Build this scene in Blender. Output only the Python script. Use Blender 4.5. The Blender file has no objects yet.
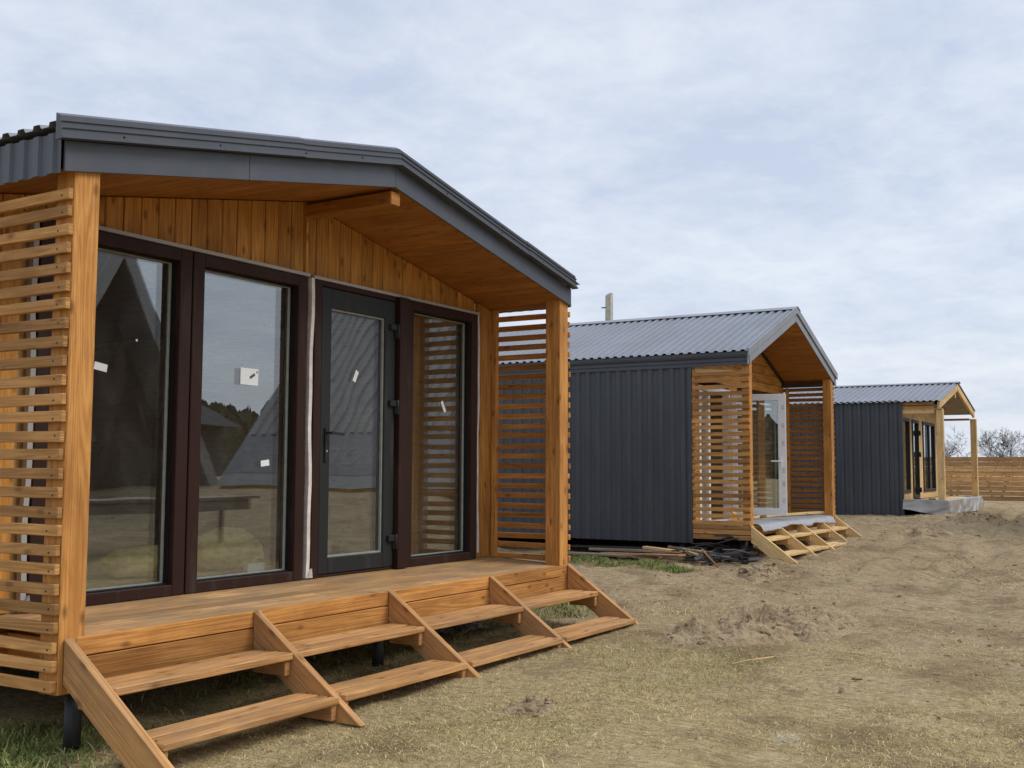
import bpy, bmesh, math, random
import numpy as np
from mathutils import Vector, Matrix
random.seed(7); RNG = np.random.default_rng(11)
scene = bpy.context.scene
COL = scene.collection
R = math.radians

# ------------------------------------------------------------------ node helpers
def new_mat(name):
    m = bpy.data.materials.new(name); m.use_nodes = True
    nt = m.node_tree; nt.nodes.clear()
    out = nt.nodes.new('ShaderNodeOutputMaterial')
    return m, nt, out
def N(nt, typ, **kw):
    n = nt.nodes.new(typ)
    for k, v in kw.items(): setattr(n, k, v)
    return n
def L(nt, a, b): nt.links.new(a, b)
def math_node(nt, op, a, b=None):
    n = N(nt, 'ShaderNodeMath', operation=op)
    for i, v in enumerate((a, b)):
        if v is None: continue
        if isinstance(v, (int, float)): n.inputs[i].default_value = v
        else: L(nt, v, n.inputs[i])
    return n.outputs[0]
def mix_col(nt, fac, a, b, blend='MIX'):
    n = N(nt, 'ShaderNodeMix', data_type='RGBA', blend_type=blend)
    for sock, v in ((n.inputs[0], fac), (n.inputs[6], a), (n.inputs[7], b)):
        if isinstance(v, (int, float)): sock.default_value = v
        elif isinstance(v, (tuple, list)): sock.default_value = (*v[:3], 1)
        else: L(nt, v, sock)
    return n.outputs[2]
def ramp(nt, fac, p0, p1, c0=(0, 0, 0), c1=(1, 1, 1)):
    n = N(nt, 'ShaderNodeValToRGB'); e = n.color_ramp.elements
    e[0].position = p0; e[1].position = p1; e[0].color = (*c0, 1); e[1].color = (*c1, 1)
    L(nt, fac, n.inputs[0]); return n.outputs[0]
def noise(nt, vec, scale, detail=3, rough=.55, w=None, dist=0):
    n = N(nt, 'ShaderNodeTexNoise')
    if w is not None:
        n.noise_dimensions = '4D'; L(nt, w, n.inputs['W'])
    n.inputs['Scale'].default_value = scale; n.inputs['Detail'].default_value = detail
    n.inputs['Roughness'].default_value = rough; n.inputs['Distortion'].default_value = dist
    if vec is not None: L(nt, vec, n.inputs['Vector'])
    return n.outputs[0]
def mapping(nt, vec, scale=(1, 1, 1), rot=(0, 0, 0)):
    n = N(nt, 'ShaderNodeMapping'); n.inputs['Scale'].default_value = scale; n.inputs['Rotation'].default_value = rot
    L(nt, vec, n.inputs['Vector']); return n.outputs[0]
def bump(nt, h, strength, dist=.01):
    n = N(nt, 'ShaderNodeBump'); n.inputs['Strength'].default_value = strength; n.inputs['Distance'].default_value = dist
    L(nt, h, n.inputs['Height']); return n.outputs[0]
def principled(nt, out, col=None, rough=.5, spec=.5, metal=0):
    b = N(nt, 'ShaderNodeBsdfPrincipled')
    if isinstance(col, (tuple, list)): b.inputs['Base Color'].default_value = (*col, 1)
    elif col is not None: L(nt, col, b.inputs['Base Color'])
    if isinstance(rough, (int, float)): b.inputs['Roughness'].default_value = rough
    else: L(nt, rough, b.inputs['Roughness'])
    b.inputs['Specular IOR Level'].default_value = spec; b.inputs['Metallic'].default_value = metal
    L(nt, b.outputs[0], out.inputs[0]); return b

# ------------------------------------------------------------------ materials
def wood(name, light, dark, knot=(.12, .05, .015), rough=.68, grain=1.0, knots=1.0, dirt=0.0, var=.35):
    m, nt, out = new_mat(name)
    uv = N(nt, 'ShaderNodeUVMap'); uv.uv_map = 'UVMap'
    geo = N(nt, 'ShaderNodeNewGeometry'); rnd = geo.outputs['Random Per Island']
    w = math_node(nt, 'MULTIPLY', rnd, 61.7)
    v1 = mapping(nt, uv.outputs[0], (.55, 13, 1))
    warp = noise(nt, v1, 1.0, 2, .5, w, .6)
    rings = math_node(nt, 'FRACT', math_node(nt, 'MULTIPLY', warp, 9.0))
    rings = math_node(nt, 'ABSOLUTE', math_node(nt, 'SUBTRACT', rings, .5))
    v2 = mapping(nt, uv.outputs[0], (3.0, 160, 1))
    fine = noise(nt, v2, 1.0, 3, .6, w)
    g = math_node(nt, 'ADD', math_node(nt, 'MULTIPLY', rings, 1.1), math_node(nt, 'MULTIPLY', fine, .75))
    gf = ramp(nt, g, .30, .98)
    c = mix_col(nt, gf, dark, light)
    # slow blotches of the stain
    bl = noise(nt, mapping(nt, uv.outputs[0], (1.6, 5.5, 1)), 1.0, 5, .68, w, .4)
    c = mix_col(nt, ramp(nt, bl, .44, .66, (0, 0, 0), (.72 * grain,) * 3), c, tuple(d * .72 for d in dark))
    c = mix_col(nt, ramp(nt, bl, .30, .45, (.40 * grain,) * 3, (0, 0, 0)), c, tuple(min(1, l * 1.25) for l in light))
    # fine checks along the grain
    ck = noise(nt, mapping(nt, uv.outputs[0], (2.2, 95, 1)), 1.0, 2, .5, w)
    c = mix_col(nt, ramp(nt, ck, .64, .72, (0, 0, 0), (.55 * grain,) * 3), c, knot)
    # board to board difference
    k = N(nt, 'ShaderNodeMapRange'); L(nt, rnd, k.inputs[0]); k.inputs[3].default_value = 1 - var; k.inputs[4].default_value = 1 + var * .45
    comb = N(nt, 'ShaderNodeCombineColor')
    for i in range(3): L(nt, k.outputs[0], comb.inputs[i])
    c = mix_col(nt, 1.0, c, comb.outputs[0], 'MULTIPLY')
    # knots
    vo = N(nt, 'ShaderNodeTexVoronoi'); vo.voronoi_dimensions = '2D'
    of = N(nt, 'ShaderNodeCombineXYZ'); L(nt, w, of.inputs[0]); L(nt, math_node(nt, 'MULTIPLY', rnd, 173.3), of.inputs[1])
    va = N(nt, 'ShaderNodeVectorMath', operation='ADD'); L(nt, mapping(nt, uv.outputs[0], (2.7, 5.8, 1)), va.inputs[0]); L(nt, of.outputs[0], va.inputs[1])
    L(nt, va.outputs[0], vo.inputs['Vector']); vo.inputs['Scale'].default_value = 1
    kn = ramp(nt, vo.outputs['Distance'], .03, .115, (.62 * knots,) * 3, (0, 0, 0))
    c = mix_col(nt, kn, c, knot)
    if dirt:
        tc = N(nt, 'ShaderNodeTexCoord')
        d = noise(nt, tc.outputs['Object'], 2.3, 5, .65)
        c = mix_col(nt, ramp(nt, d, .42, .7, (0, 0, 0), (dirt,) * 3), c, (.20, .15, .10))
    b = principled(nt, out, c, rough, .22)
    L(nt, bump(nt, g, .45 * grain, .005), b.inputs['Normal'])
    return m
def painted_metal(name, col, rough=.42, amt=.12, spec=.5):
    m, nt, out = new_mat(name)
    tc = N(nt, 'ShaderNodeTexCoord')
    n1 = noise(nt, tc.outputs['Object'], 1.3, 5, .65)
    n2 = noise(nt, mapping(nt, tc.outputs['Object'], (9, 9, 1.2)), 1.0, 4, .7)
    c = mix_col(nt, ramp(nt, n1, .3, .7), tuple(x * (1 - amt) for x in col), tuple(x * (1 + amt) for x in col))
    c = mix_col(nt, ramp(nt, n2, .55, .8, (0, 0, 0), (.22,) * 3), c, (.16, .14, .115))
    b = principled(nt, out, c, ramp(nt, n2, .3, .8, (rough - .08,) * 3, (rough + .14,) * 3), spec)
    L(nt, bump(nt, noise(nt, tc.outputs['Object'], 3.1, 2), .12, .01), b.inputs['Normal'])
    return m
def plain(name, col, rough=.5, spec=.5, nscale=20, namt=.15, bmp=.1):
    m, nt, out = new_mat(name)
    tc = N(nt, 'ShaderNodeTexCoord')
    n1 = noise(nt, tc.outputs['Object'], nscale, 4, .6)
    c = mix_col(nt, ramp(nt, n1, .3, .7), tuple(x * (1 - namt) for x in col), tuple(min(1, x * (1 + namt)) for x in col))
    b = principled(nt, out, c, rough, spec)
    if bmp: L(nt, bump(nt, n1, bmp, .01), b.inputs['Normal'])
    return m
def glass(name, tint=(.93, .96, .94), base=.20, wav=.02):
    m, nt, out = new_mat(name)
    tc = N(nt, 'ShaderNodeTexCoord')
    lw = N(nt, 'ShaderNodeLayerWeight'); lw.inputs['Blend'].default_value = .5
    f = math_node(nt, 'POWER', lw.outputs['Facing'], 3.2)
    f = math_node(nt, 'ADD', math_node(nt, 'MULTIPLY', f, .75), base)
    f = math_node(nt, 'MINIMUM', f, .95)
    tr = N(nt, 'ShaderNodeBsdfTransparent'); tr.inputs[0].default_value = (*tint, 1)
    gl = N(nt, 'ShaderNodeBsdfGlossy'); gl.inputs['Roughness'].default_value = .0; gl.inputs[0].default_value = (.86, .9, .93, 1)
    L(nt, bump(nt, noise(nt, tc.outputs['Object'], 1.6, 1), wav, .05), gl.inputs['Normal'])
    mx = N(nt, 'ShaderNodeMixShader'); L(nt, f, mx.inputs[0]); L(nt, tr.outputs[0], mx.inputs[1]); L(nt, gl.outputs[0], mx.inputs[2])
    # dust and wiped smears on the pane
    df = N(nt, 'ShaderNodeBsdfDiffuse'); df.inputs[0].default_value = (.62, .60, .55, 1)
    sm = noise(nt, mapping(nt, tc.outputs['Object'], (2.2, 2.2, .9), (0, .5, 0)), 1.6, 6, .7, None, 1.2)
    sf = ramp(nt, sm, .46, .78, (.008,) * 3, (.045,) * 3)
    m2 = N(nt, 'ShaderNodeMixShader'); L(nt, sf, m2.inputs[0]); L(nt, mx.outputs[0], m2.inputs[1]); L(nt, df.outputs[0], m2.inputs[2])
    L(nt, m2.outputs[0], out.inputs[0]); return m

M = {}
M['wood'] = wood('stained_larch', (.60, .290, .082), (.39, .160, .038), var=.34, knots=1.1)
M['wood_dark'] = wood('stained_lining', (.66, .325, .078), (.43, .178, .034), (.11, .04, .012), var=.26, rough=.62, knots=1.15)
M['wood_shaded'] = wood('stained_wood_shaded', (.42, .185, .042), (.31, .12, .024), (.10, .035, .01), var=.12, rough=.62, knots=.8)  # darker copy of the stained wood, under-roof shade put into its colour
M['wood_step'] = wood('stained_steps', (.60, .325, .125), (.37, .180, .062), dirt=.42, var=.3, knots=1.1)
M['wood_deck'] = wood('deck_boards', (.58, .345, .155), (.38, .205, .080), dirt=.6, var=.28, knots=.6)
M['wood_slat'] = wood('slats', (.60, .325, .115), (.40, .190, .058), var=.42)
M['wood_raw'] = wood('raw_pine', (.74, .53, .26), (.58, .37, .15), (.2, .09, .03), rough=.65, var=.25)
M['wood_fence'] = wood('fence_boards', (.68, .40, .17), (.48, .25, .095), rough=.75, var=.4)
M['wood_scrap'] = wood('weathered_scrap', (.36, .29, .22), (.2, .155, .11), rough=.85, var=.45)
M['wood_red'] = wood('reddish_offcut', (.46, .24, .13), (.3, .14, .07), rough=.8, var=.3)
M['wood_inner'] = wood('inner_boards', (.78, .56, .28), (.62, .41, .17), var=.2)
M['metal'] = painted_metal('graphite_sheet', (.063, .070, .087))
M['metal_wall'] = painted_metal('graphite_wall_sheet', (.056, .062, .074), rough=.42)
M['metal_roof'] = painted_metal('sky_lit_roof_sheet', (.165, .18, .21), rough=.34)  # graphite lightened: the sky's reflection is put into the base colour
M['metal_trim'] = painted_metal('sky_lit_flashing', (.23, .24, .255), rough=.42)  # paler grey carries the sky reflection on fascia and ridge trims
M['galv'] = painted_metal('zinc_flashing', (.36, .35, .33), rough=.55)
M['pvc_brown'] = painted_metal('mahogany_film', (.031, .0128, .0088), rough=.55, amt=.18, spec=.2)
M['pvc_dark'] = painted_metal('anthracite_film', (.018, .020, .020), rough=.5, amt=.1, spec=.3)
M['pvc_white'] = plain('white_pvc', (.78, .79, .80), .35, .5, 30, .04, 0)
M['tape'] = plain('pale_tape', (.56, .58, .62), .4)
M['bead'] = plain('dark_bead', (.008, .008, .008), .6, .2, 20, .1, 0)
M['gasket'] = plain('gasket', (.27, .285, .25), .6)
M['foam'] = plain('sealing_foam_film', (.66, .60, .55), .7, .3, 14, .18, .4)
M['black'] = plain('black_pile_paint', (.010, .010, .011), .5)
M['plastic_black'] = plain('black_offcuts', (.022, .024, .029), .35, .6, 8, .5, .3)
M['plastic_grey'] = plain('grey_film', (.33, .335, .35), .35, .5, 5, .12, .2)
M['plastic_film'] = plain('cloudy_film', (.30, .28, .26), .32, .6, 5, .2, .3)
M['paper'] = plain('paper', (.78, .79, .78), .7, .2, 30, .05, 0)
M['ink'] = plain('ink', (.05, .06, .08), .6)
M['wool'] = plain('mineral_wool', (.86, .66, .26), .95, .1, 16, .3, .9)
M['bucket'] = plain('white_plastic', (.7, .7, .68), .4)
M['soffit2'] = plain('grey_ply', (.30, .27, .23), .8, .2, 4, .2, .2)
M['concrete'] = plain('old_concrete', (.42, .42, .37), .9, .2, 6, .22, .5)
M['dark_trim'] = plain('dark_brown_trim', (.035, .024, .018), .5)
M['bark'] = plain('grey_bark', (.07, .056, .045), .9, .2, 14, .3, .5)
M['glass'] = glass('window_glass')
M['glass_door'] = glass('door_glass', base=.20, wav=.05)
M['felt'] = painted_metal('roof_underlay', (.19, .195, .20), rough=.7)
M['felt_blue'] = painted_metal('roof_underlay_print', (.135, .142, .168), rough=.7)
M['soot'] = plain('dark_brown_wall', (.07, .045, .028), .8)
M['conifer'] = plain('far_foliage', (.085, .075, .042), .95, .1, .5, .6, 0)

def ground_mat():
    m, nt, out = new_mat('dry_ground')
    tc = N(nt, 'ShaderNodeTexCoord'); p = tc.outputs['Object']
    sx = N(nt, 'ShaderNodeSeparateXYZ'); L(nt, p, sx.inputs[0])
    big = noise(nt, p, .42, 4, .6); mid = noise(nt, p, 2.3, 5, .65); fine = noise(nt, p, 24, 5, .7); grit = noise(nt, p, 95, 3, .7)
    straw = mix_col(nt, ramp(nt, fine, .3, .72), (.25, .172, .075), (.62, .478, .245))
    soil = mix_col(nt, ramp(nt, fine, .3, .7), (.195, .127, .070), (.45, .328, .197))
    green = mix_col(nt, ramp(nt, fine, .3, .7), (.15, .155, .05), (.33, .305, .12))
    # grass turf near the first cabin, trodden soil further along the row
    pos = math_node(nt, 'ADD', math_node(nt, 'MULTIPLY', sx.outputs[0], .16), math_node(nt, 'MULTIPLY', mid, .9))
    pos = math_node(nt, 'ADD', pos, math_node(nt, 'MULTIPLY', big, 1.0))
    soilf = ramp(nt, math_node(nt, 'MULTIPLY', pos, .25), .47, .62)
    c = mix_col(nt, soilf, straw, soil)
    gp = math_node(nt, 'MULTIPLY', noise(nt, mapping(nt, p, (1, 1, 1), (0, 0, .4)), .75, 4, .6), 1.0)
    c = mix_col(nt, ramp(nt, gp, .50, .68, (0, 0, 0), (.36,) * 3), c, green)
    c = mix_col(nt, ramp(nt, mid, .56, .74, (0, 0, 0), (.62,) * 3), c, (.50, .405, .265))
    c = mix_col(nt, ramp(nt, mid, .28, .46, (.75,) * 3, (0, 0, 0)), c, (.145, .098, .060))
    # pale ashy patches
    ash = noise(nt, mapping(nt, p, (1, 1.6, 1)), 1.05, 4, .6)
    c = mix_col(nt, ramp(nt, ash, .66, .76, (0, 0, 0), (.65,) * 3), c, (.58, .54, .48))
    c = mix_col(nt, ramp(nt, grit, .35, .68, (0, 0, 0), (.35,) * 3), c, (.55, .44, .26))
    # matted stalks: short streaks lying in several directions
    for ang_, sc_ in ((.3, (70, 9, 9)), (1.4, (64, 8, 8)), (2.4, (80, 11, 11))):
        stn = noise(nt, mapping(nt, p, sc_, (0, 0, ang_)), 1.0, 2, .6)
        c = mix_col(nt, ramp(nt, stn, .57, .68, (0, 0, 0), (.42,) * 3), c, (.64, .51, .29))
        c = mix_col(nt, ramp(nt, stn, .32, .42, (.5,) * 3, (0, 0, 0)), c, (.17, .115, .062))
    pat = noise(nt, p, 1.15, 5, .65)
    c = mix_col(nt, ramp(nt, pat, .34, .50, (.62,) * 3, (0, 0, 0)), c, (.175, .113, .06))
    b = principled(nt, out, c, .95, .15)
    h = math_node(nt, 'ADD', math_node(nt, 'MULTIPLY', fine, 1.0), math_node(nt, 'MULTIPLY', grit, .5))
    h = math_node(nt, 'ADD', h, math_node(nt, 'MULTIPLY', mid, 1.2))
    L(nt, bump(nt, h, .9, .035), b.inputs['Normal'])
    return m
def soil_mat():
    m, nt, out = new_mat('dug_soil')
    tc = N(nt, 'ShaderNodeTexCoord'); p = tc.outputs['Object']
    fine = noise(nt, p, 26, 5, .7); mid = noise(nt, p, 4, 4, .6)
    c = mix_col(nt, ramp(nt, fine, .28, .72), (.20, .138, .078), (.47, .355, .222))
    c = mix_col(nt, ramp(nt, mid, .5, .68, (0, 0, 0), (.55,) * 3), c, (.48, .39, .23))
    b = principled(nt, out, c, .95, .1)
    L(nt, bump(nt, fine, 1.0, .03), b.inputs['Normal'])
    return m
def blade_mat(name):
    m, nt, out = new_mat(name)
    a = N(nt, 'ShaderNodeAttribute'); a.attribute_name = 'tint'
    b = principled(nt, out, a.outputs['Color'], .8, .2)
    return m
M['ground'] = ground_mat(); M['soil'] = soil_mat(); M['blade'] = blade_mat('grass_blades')

# ------------------------------------------------------------------ mesh builder (world coordinates)
def V3(*a): return np.array(a if len(a) == 3 else a[0], float)
class MB:
    def __init__(s): s.v = []; s.f = []; s.uv = []; s.smooth = []
    def piece(s, verts, faces, Ldir=None, smooth=False):
        verts = [V3(p) for p in verts]
        if Ldir is None:
            ext = np.ptp(np.array(verts), axis=0); Ldir = np.eye(3)[int(np.argmax(ext))]
        Ld = V3(Ldir) / np.linalg.norm(Ldir)
        o = len(s.v); s.v += verts
        for f in faces:
            p = [verts[i] for i in f]
            n = np.zeros(3)
            for i in range(len(p)):
                n += np.cross(p[i], p[(i + 1) % len(p)])
            ln = np.linalg.norm(n); n = n / ln if ln > 1e-12 else np.array([0, 0, 1.])
            u = Ld - n * (Ld @ n)
            if np.linalg.norm(u) < .1:
                u = np.cross(n, [0, 0, 1.]) if abs(n[2]) < .9 else np.array([1., 0, 0])
            u /= np.linalg.norm(u); w = np.cross(n, u)
            s.f.append([i + o for i in f]); s.smooth.append(smooth)
            s.uv.append([(q @ u, q @ w) for q in p])
        return s
    def hexa(s, p0, a, b, c, Ldir=None):
        p0, a, b, c = map(V3, (p0, a, b, c))
        if np.cross(a, b) @ c < 0: a, b = b, a
        vs = [p0, p0 + a, p0 + a + b, p0 + b, p0 + c, p0 + a + c, p0 + a + b + c, p0 + b + c]
        if Ldir is None: Ldir = max((a, b, c), key=lambda q: q @ q)
        return s.piece(vs, [(3, 2, 1, 0), (4, 5, 6, 7), (0, 1, 5, 4), (1, 2, 6, 5), (2, 3, 7, 6), (3, 0, 4, 7)], Ldir)
    def box(s, x0, x1, y0, y1, z0, z1, Ldir=None):
        return s.hexa((x0, y0, z0), (x1 - x0, 0, 0), (0, y1 - y0, 0), (0, 0, z1 - z0), Ldir)
    def beam(s, p, q, w, t, side=(0, 0, 1)):
        """bar from p to q, t thick along 'side', w wide across; p,q on the centre line"""
        p, q = V3(p), V3(q); d = q - p; sd = V3(side); sd = sd - d * (sd @ d) / (d @ d); sd /= np.linalg.norm(sd)
        a = np.cross(d, sd); a /= np.linalg.norm(a)
        return s.hexa(p - a * w / 2 - sd * t / 2, d, a * w, sd * t)
    def prism(s, poly, ext, Ldir=None):
        poly = [V3(p) for p in poly]; ext = V3(ext); n = len(poly)
        nn = sum(np.cross(poly[i], poly[(i + 1) % n]) for i in range(n))
        if nn @ ext < 0: poly = poly[::-1]
        vs = poly + [p + ext for p in poly]
        fs = [tuple(range(n))[::-1], tuple(range(n, 2 * n))] + [(i, (i + 1) % n, (i + 1) % n + n, i + n) for i in range(n)]
        if Ldir is None:
            es = [poly[(i + 1) % n] - poly[i] for i in range(n)] + [ext]
            Ldir = max(es, key=lambda q: q @ q)
        return s.piece(vs, fs, Ldir)
    def sheet(s, o, tdir, ndir, ldir, width, length, prof, pitch, depth):
        """profiled sheet: profile across tdir, offset along ndir, extruded along ldir"""
        o, tdir, ndir, ldir = map(V3, (o, tdir, ndir, ldir))
        pts = []; n = int(math.ceil(width / pitch))
        for i in range(n):
            for a, h in prof:
                t = (i + a) * pitch
                if t <= width: pts.append((t, h * depth))
        pts.append((width, 0))
        vs = []
        for t, h in pts: vs += [o + tdir * t + ndir * h, o + tdir * t + ndir * h + ldir * length]
        fs = [(2 * i, 2 * i + 1, 2 * i + 3, 2 * i + 2) for i in range(len(pts) - 1)]
        return s.piece(vs, fs, ldir)
    def tube(s, pts, rad, n=10, cap=True, smooth=True):
        pts = [V3(p) for p in pts]; m = len(pts)
        rad = [rad] * m if isinstance(rad, (int, float)) else rad
        d0 = pts[-1] - pts[0]; up = np.array([0, 0, 1.]) if abs(d0[2]) < .8 * np.linalg.norm(d0) else np.array([1., 0, 0])
        vs = []
        for i, p in enumerate(pts):
            d = pts[min(i + 1, m - 1)] - pts[max(i - 1, 0)]; d /= np.linalg.norm(d)
            a = np.cross(up, d); a /= np.linalg.norm(a); b = np.cross(d, a)
            for k in range(n):
                an = 2 * math.pi * k / n; vs.append(p + (a * math.cos(an) + b * math.sin(an)) * rad[i])
        fs = [(i * n + k, i * n + (k + 1) % n, (i + 1) * n + (k + 1) % n, (i + 1) * n + k) for i in range(m - 1) for k in range(n)]
        if cap: fs += [tuple(range(n))[::-1], tuple(range((m - 1) * n, m * n))]
        return s.piece(vs, fs, d0, smooth)
    def build(s, name, mat, parent=None, bevel=0.0, solid=0.0):
        root = parent
        while root is not None and root.parent is not None: root = root.parent
        off = V3(root.location) if root is not None else np.zeros(3)
        me = bpy.data.meshes.new(name)
        me.from_pydata([tuple(p - off) for p in s.v], [], s.f)
        uvl = me.uv_layers.new(name='UVMap')
        uvl.data.foreach_set('uv', np.array([c for f in s.uv for c in f], dtype=np.float32).ravel())
        me.polygons.foreach_set('use_smooth', s.smooth)
        me.materials.append(M[mat]); me.update()
        o = bpy.data.objects.new(name, me); COL.objects.link(o)
        if parent is not None: o.parent = parent
        if solid:
            md = o.modifiers.new('thickness', 'SOLIDIFY'); md.thickness = solid; md.offset = 0
        if bevel:
            md = o.modifiers.new('edge', 'BEVEL'); md.width = bevel; md.segments = 1; md.limit_method = 'ANGLE'; md.angle_limit = R(40)
        return o
def thing(name, label, cat, loc, group=None):
    o = bpy.data.objects.new(name, None); COL.objects.link(o); o.location = loc; o.empty_display_size = .2
    return tag(o, label, cat, group)
def tag(o, label, cat, group=None):
    o['label'] = label; o['category'] = cat
    if group: o['group'] = group
    return o
def structure(o, kind='structure'):
    o['kind'] = kind; return o
def recentre(o):
    """move a single-mesh thing's origin to its base"""
    me = o.data; n = len(me.vertices); c = np.empty(n * 3, np.float32); me.vertices.foreach_get('co', c); c = c.reshape(-1, 3)
    p = np.array([(c[:, 0].min() + c[:, 0].max()) / 2, (c[:, 1].min() + c[:, 1].max()) / 2, c[:, 2].min()])
    me.vertices.foreach_set('co', (c - p).astype(np.float32).ravel()); o.location = p; me.update(); return o

# ------------------------------------------------------------------ terrain height
def _hash(i, j, seed):
    h = (i.astype(np.int64) * 374761393 + j.astype(np.int64) * 668265263 + seed * 974634777) & 0x7fffffff
    h = ((h ^ (h >> 13)) * 1274126177) & 0x7fffffff
    return ((h ^ (h >> 16)) & 0xffff) / 65535.0
def vnoise(x, y, sc, seed=0):
    x = np.asarray(x, float) * sc; y = np.asarray(y, float) * sc
    i = np.floor(x); j = np.floor(y); u = x - i; v = y - j
    u = u * u * (3 - 2 * u); v = v * v * (3 - 2 * v)
    a = _hash(i, j, seed); b = _hash(i + 1, j, seed); c = _hash(i, j + 1, seed); d = _hash(i + 1, j + 1, seed)
    return (a * (1 - u) + b * u) * (1 - v) + (c * (1 - u) + d * u) * v
def fbm(x, y, sc, oct=4, seed=0, gain=.5):
    t = 0; a = 1; n = 0
    for k in range(oct): t = t + a * vnoise(x, y, sc * 2 ** k, seed + k); n += a; a *= gain
    return t / n - .5
GX = [-400, -20, 2.5, 5, 8, 12.9, 16.7, 21.7, 27, 36, 60, 700]
GZ = [-1.4, -1.25, -1.27, -1.24, -1.19, -1.09, -.97, -.81, -.78, -.90, -1.1, -2.6]
def G(x, y):
    x = np.asarray(x, float); y = np.asarray(y, float)
    z = np.interp(x, GX, GZ)
    rise = np.clip((-.1 - y) / 2.2, 0, 1) * np.clip((x - 13) / 3, 0, 1); z = z + .52 * rise * rise * (3 - 2 * rise)
    near = np.clip((45 - np.hypot(x, y)) / 20, 0, 1)
    soil = np.clip((x - 7) / 4, 0, 1)
    z = z + near * (.09 * fbm(x, y, .6, 3, 3) + (.05 + .045 * soil) * fbm(x, y, 2.6, 3, 9) + (.02 + .03 * soil) * fbm(x, y, 9, 2, 21))
    # wheel ruts and trampled lows in the soil
    for c0, am in ((2.45, .05), (1.05, .045), (3.3, .03)):
        w_ = c0 + .35 * np.sin(x * .23 + c0) + .1 * np.sin(x * 1.1)
        z = z - near * np.clip((x - 9) / 4, 0, 1) * am * np.exp(-((y - w_) / .13) ** 2) * (.6 + .8 * vnoise(x, y, 1.7, 31))
        z = z + near * np.clip((x - 9) / 4, 0, 1) * am * .5 * np.exp(-((np.abs(y - w_) - .24) / .09) ** 2) * (.4 + 1.2 * vnoise(x, y, 2.3, 37))
    z = z - near * soil * .05 * np.clip(1 - np.abs(y - 1.9 - .25 * np.sin(x * .5)) / .35, 0, 1)
    return z
def g(x, y): return float(G(np.array([x]), np.array([y]))[0])

def build_ground():
    xs = np.concatenate([[-700, -300, -140, -70, -35, -18, -8, -3], np.arange(0, 2, .4), np.arange(2, 14, .055), np.arange(14, 28, .12), np.arange(28, 40, .5), [42, 46, 52, 60, 75, 100, 150, 250, 420, 900]])
    ys = np.concatenate([[-900, -400, -200, -100, -60, -35, -22, -14, -9, -6], np.arange(-4, -1, .25), np.arange(-1, 6.5, .055), np.arange(6.5, 12, .2), np.arange(12, 30, 1.0), [34, 45, 70, 120, 240, 500, 900]])
    X, Y = np.meshgrid(xs, ys, indexing='ij'); Z = G(X, Y)
    nx, ny = X.shape
    co = np.stack([X, Y, Z], -1).reshape(-1, 3)
    i, j = np.meshgrid(np.arange(nx - 1), np.arange(ny - 1), indexing='ij')
    q = np.stack([i * ny + j, (i + 1) * ny + j, (i + 1) * ny + j + 1, i * ny + j + 1], -1).reshape(-1, 4)
    mesh_np('ground', co, q, 'ground')
def mesh_np(name, co, faces, mat, smooth=True, colors=None, parent=None):
    me = bpy.data.meshes.new(name); n = len(co); k = faces.shape[1]; m = len(faces)
    me.vertices.add(n); me.vertices.foreach_set('co', co.astype(np.float32).ravel())
    me.loops.add(m * k); me.loops.foreach_set('vertex_index', faces.astype(np.int32).ravel())
    me.polygons.add(m); me.polygons.foreach_set('loop_start', np.arange(0, m * k, k, dtype=np.int32))
    me.polygons.foreach_set('use_smooth', np.full(m, smooth))
    if colors is not None:
        at = me.attributes.new('tint', 'FLOAT_COLOR', 'POINT')
        at.data.foreach_set('color', np.concatenate([colors, np.ones((n, 1))], 1).astype(np.float32).ravel())
    me.update(calc_edges=True); me.validate()
    me.materials.append(M[mat])
    o = bpy.data.objects.new(name, me); COL.objects.link(o)
    if parent is not None: o.parent = parent
    return o
build_ground(); structure(bpy.data.objects['ground'])

# ------------------------------------------------------------------ grass
def blades(name, px, py, hmin, hmax, lean_lo, lean_hi, width, palette, weights, lift=0.0):
    n = len(px); pz = G(px, py) - .004 + lift
    ang = RNG.uniform(0, 2 * math.pi, n); el = RNG.uniform(lean_lo, lean_hi, n); ln = RNG.uniform(hmin, hmax, n)
    d = np.stack([np.cos(ang) * np.cos(el), np.sin(ang) * np.cos(el), np.sin(el)], -1)
    el2 = el - RNG.uniform(.2, .9, n); d2 = np.stack([np.cos(ang) * np.cos(el2), np.sin(ang) * np.cos(el2), np.sin(el2)], -1)
    ang2 = ang + RNG.uniform(.9, 2.2, n); s = np.stack([np.cos(ang2), np.sin(ang2), RNG.uniform(-.3, .3, n)], -1)
    w = RNG.uniform(.6, 1.4, n) * width; b = np.stack([px, py, pz], -1)
    mid = b + d * (ln * .5)[:, None]; tip = mid + d2 * (ln * .5)[:, None]
    co = np.stack([b - s * w[:, None], b + s * w[:, None], mid + s * (w * .75)[:, None], mid - s * (w * .75)[:, None], tip], 1).reshape(-1, 3)
    base = np.arange(n)[:, None] * 5
    f = np.concatenate([base + np.array([0, 1, 2]), base + np.array([0, 2, 3]), base + np.array([3, 2, 4])], 0)
    pal = np.array(palette)[RNG.choice(len(palette), n, p=weights)] * RNG.uniform(.72, 1.25, (n, 1))
    o = mesh_np(name, co, f, 'blade', False, np.repeat(pal, 5, 0))
    return structure(o, 'stuff')
def scatter(n, x0, x1, y0, y1, dens):
    x = RNG.uniform(x0, x1, n); y = RNG.uniform(y0, y1, n); k = RNG.uniform(0, 1, n) < dens(x, y)
    return x[k], y[k]
STRAW = [(.62, .48, .22), (.50, .37, .16), (.74, .61, .33), (.29, .195, .085), (.31, .27, .09), (.23, .24, .065)]
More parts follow.
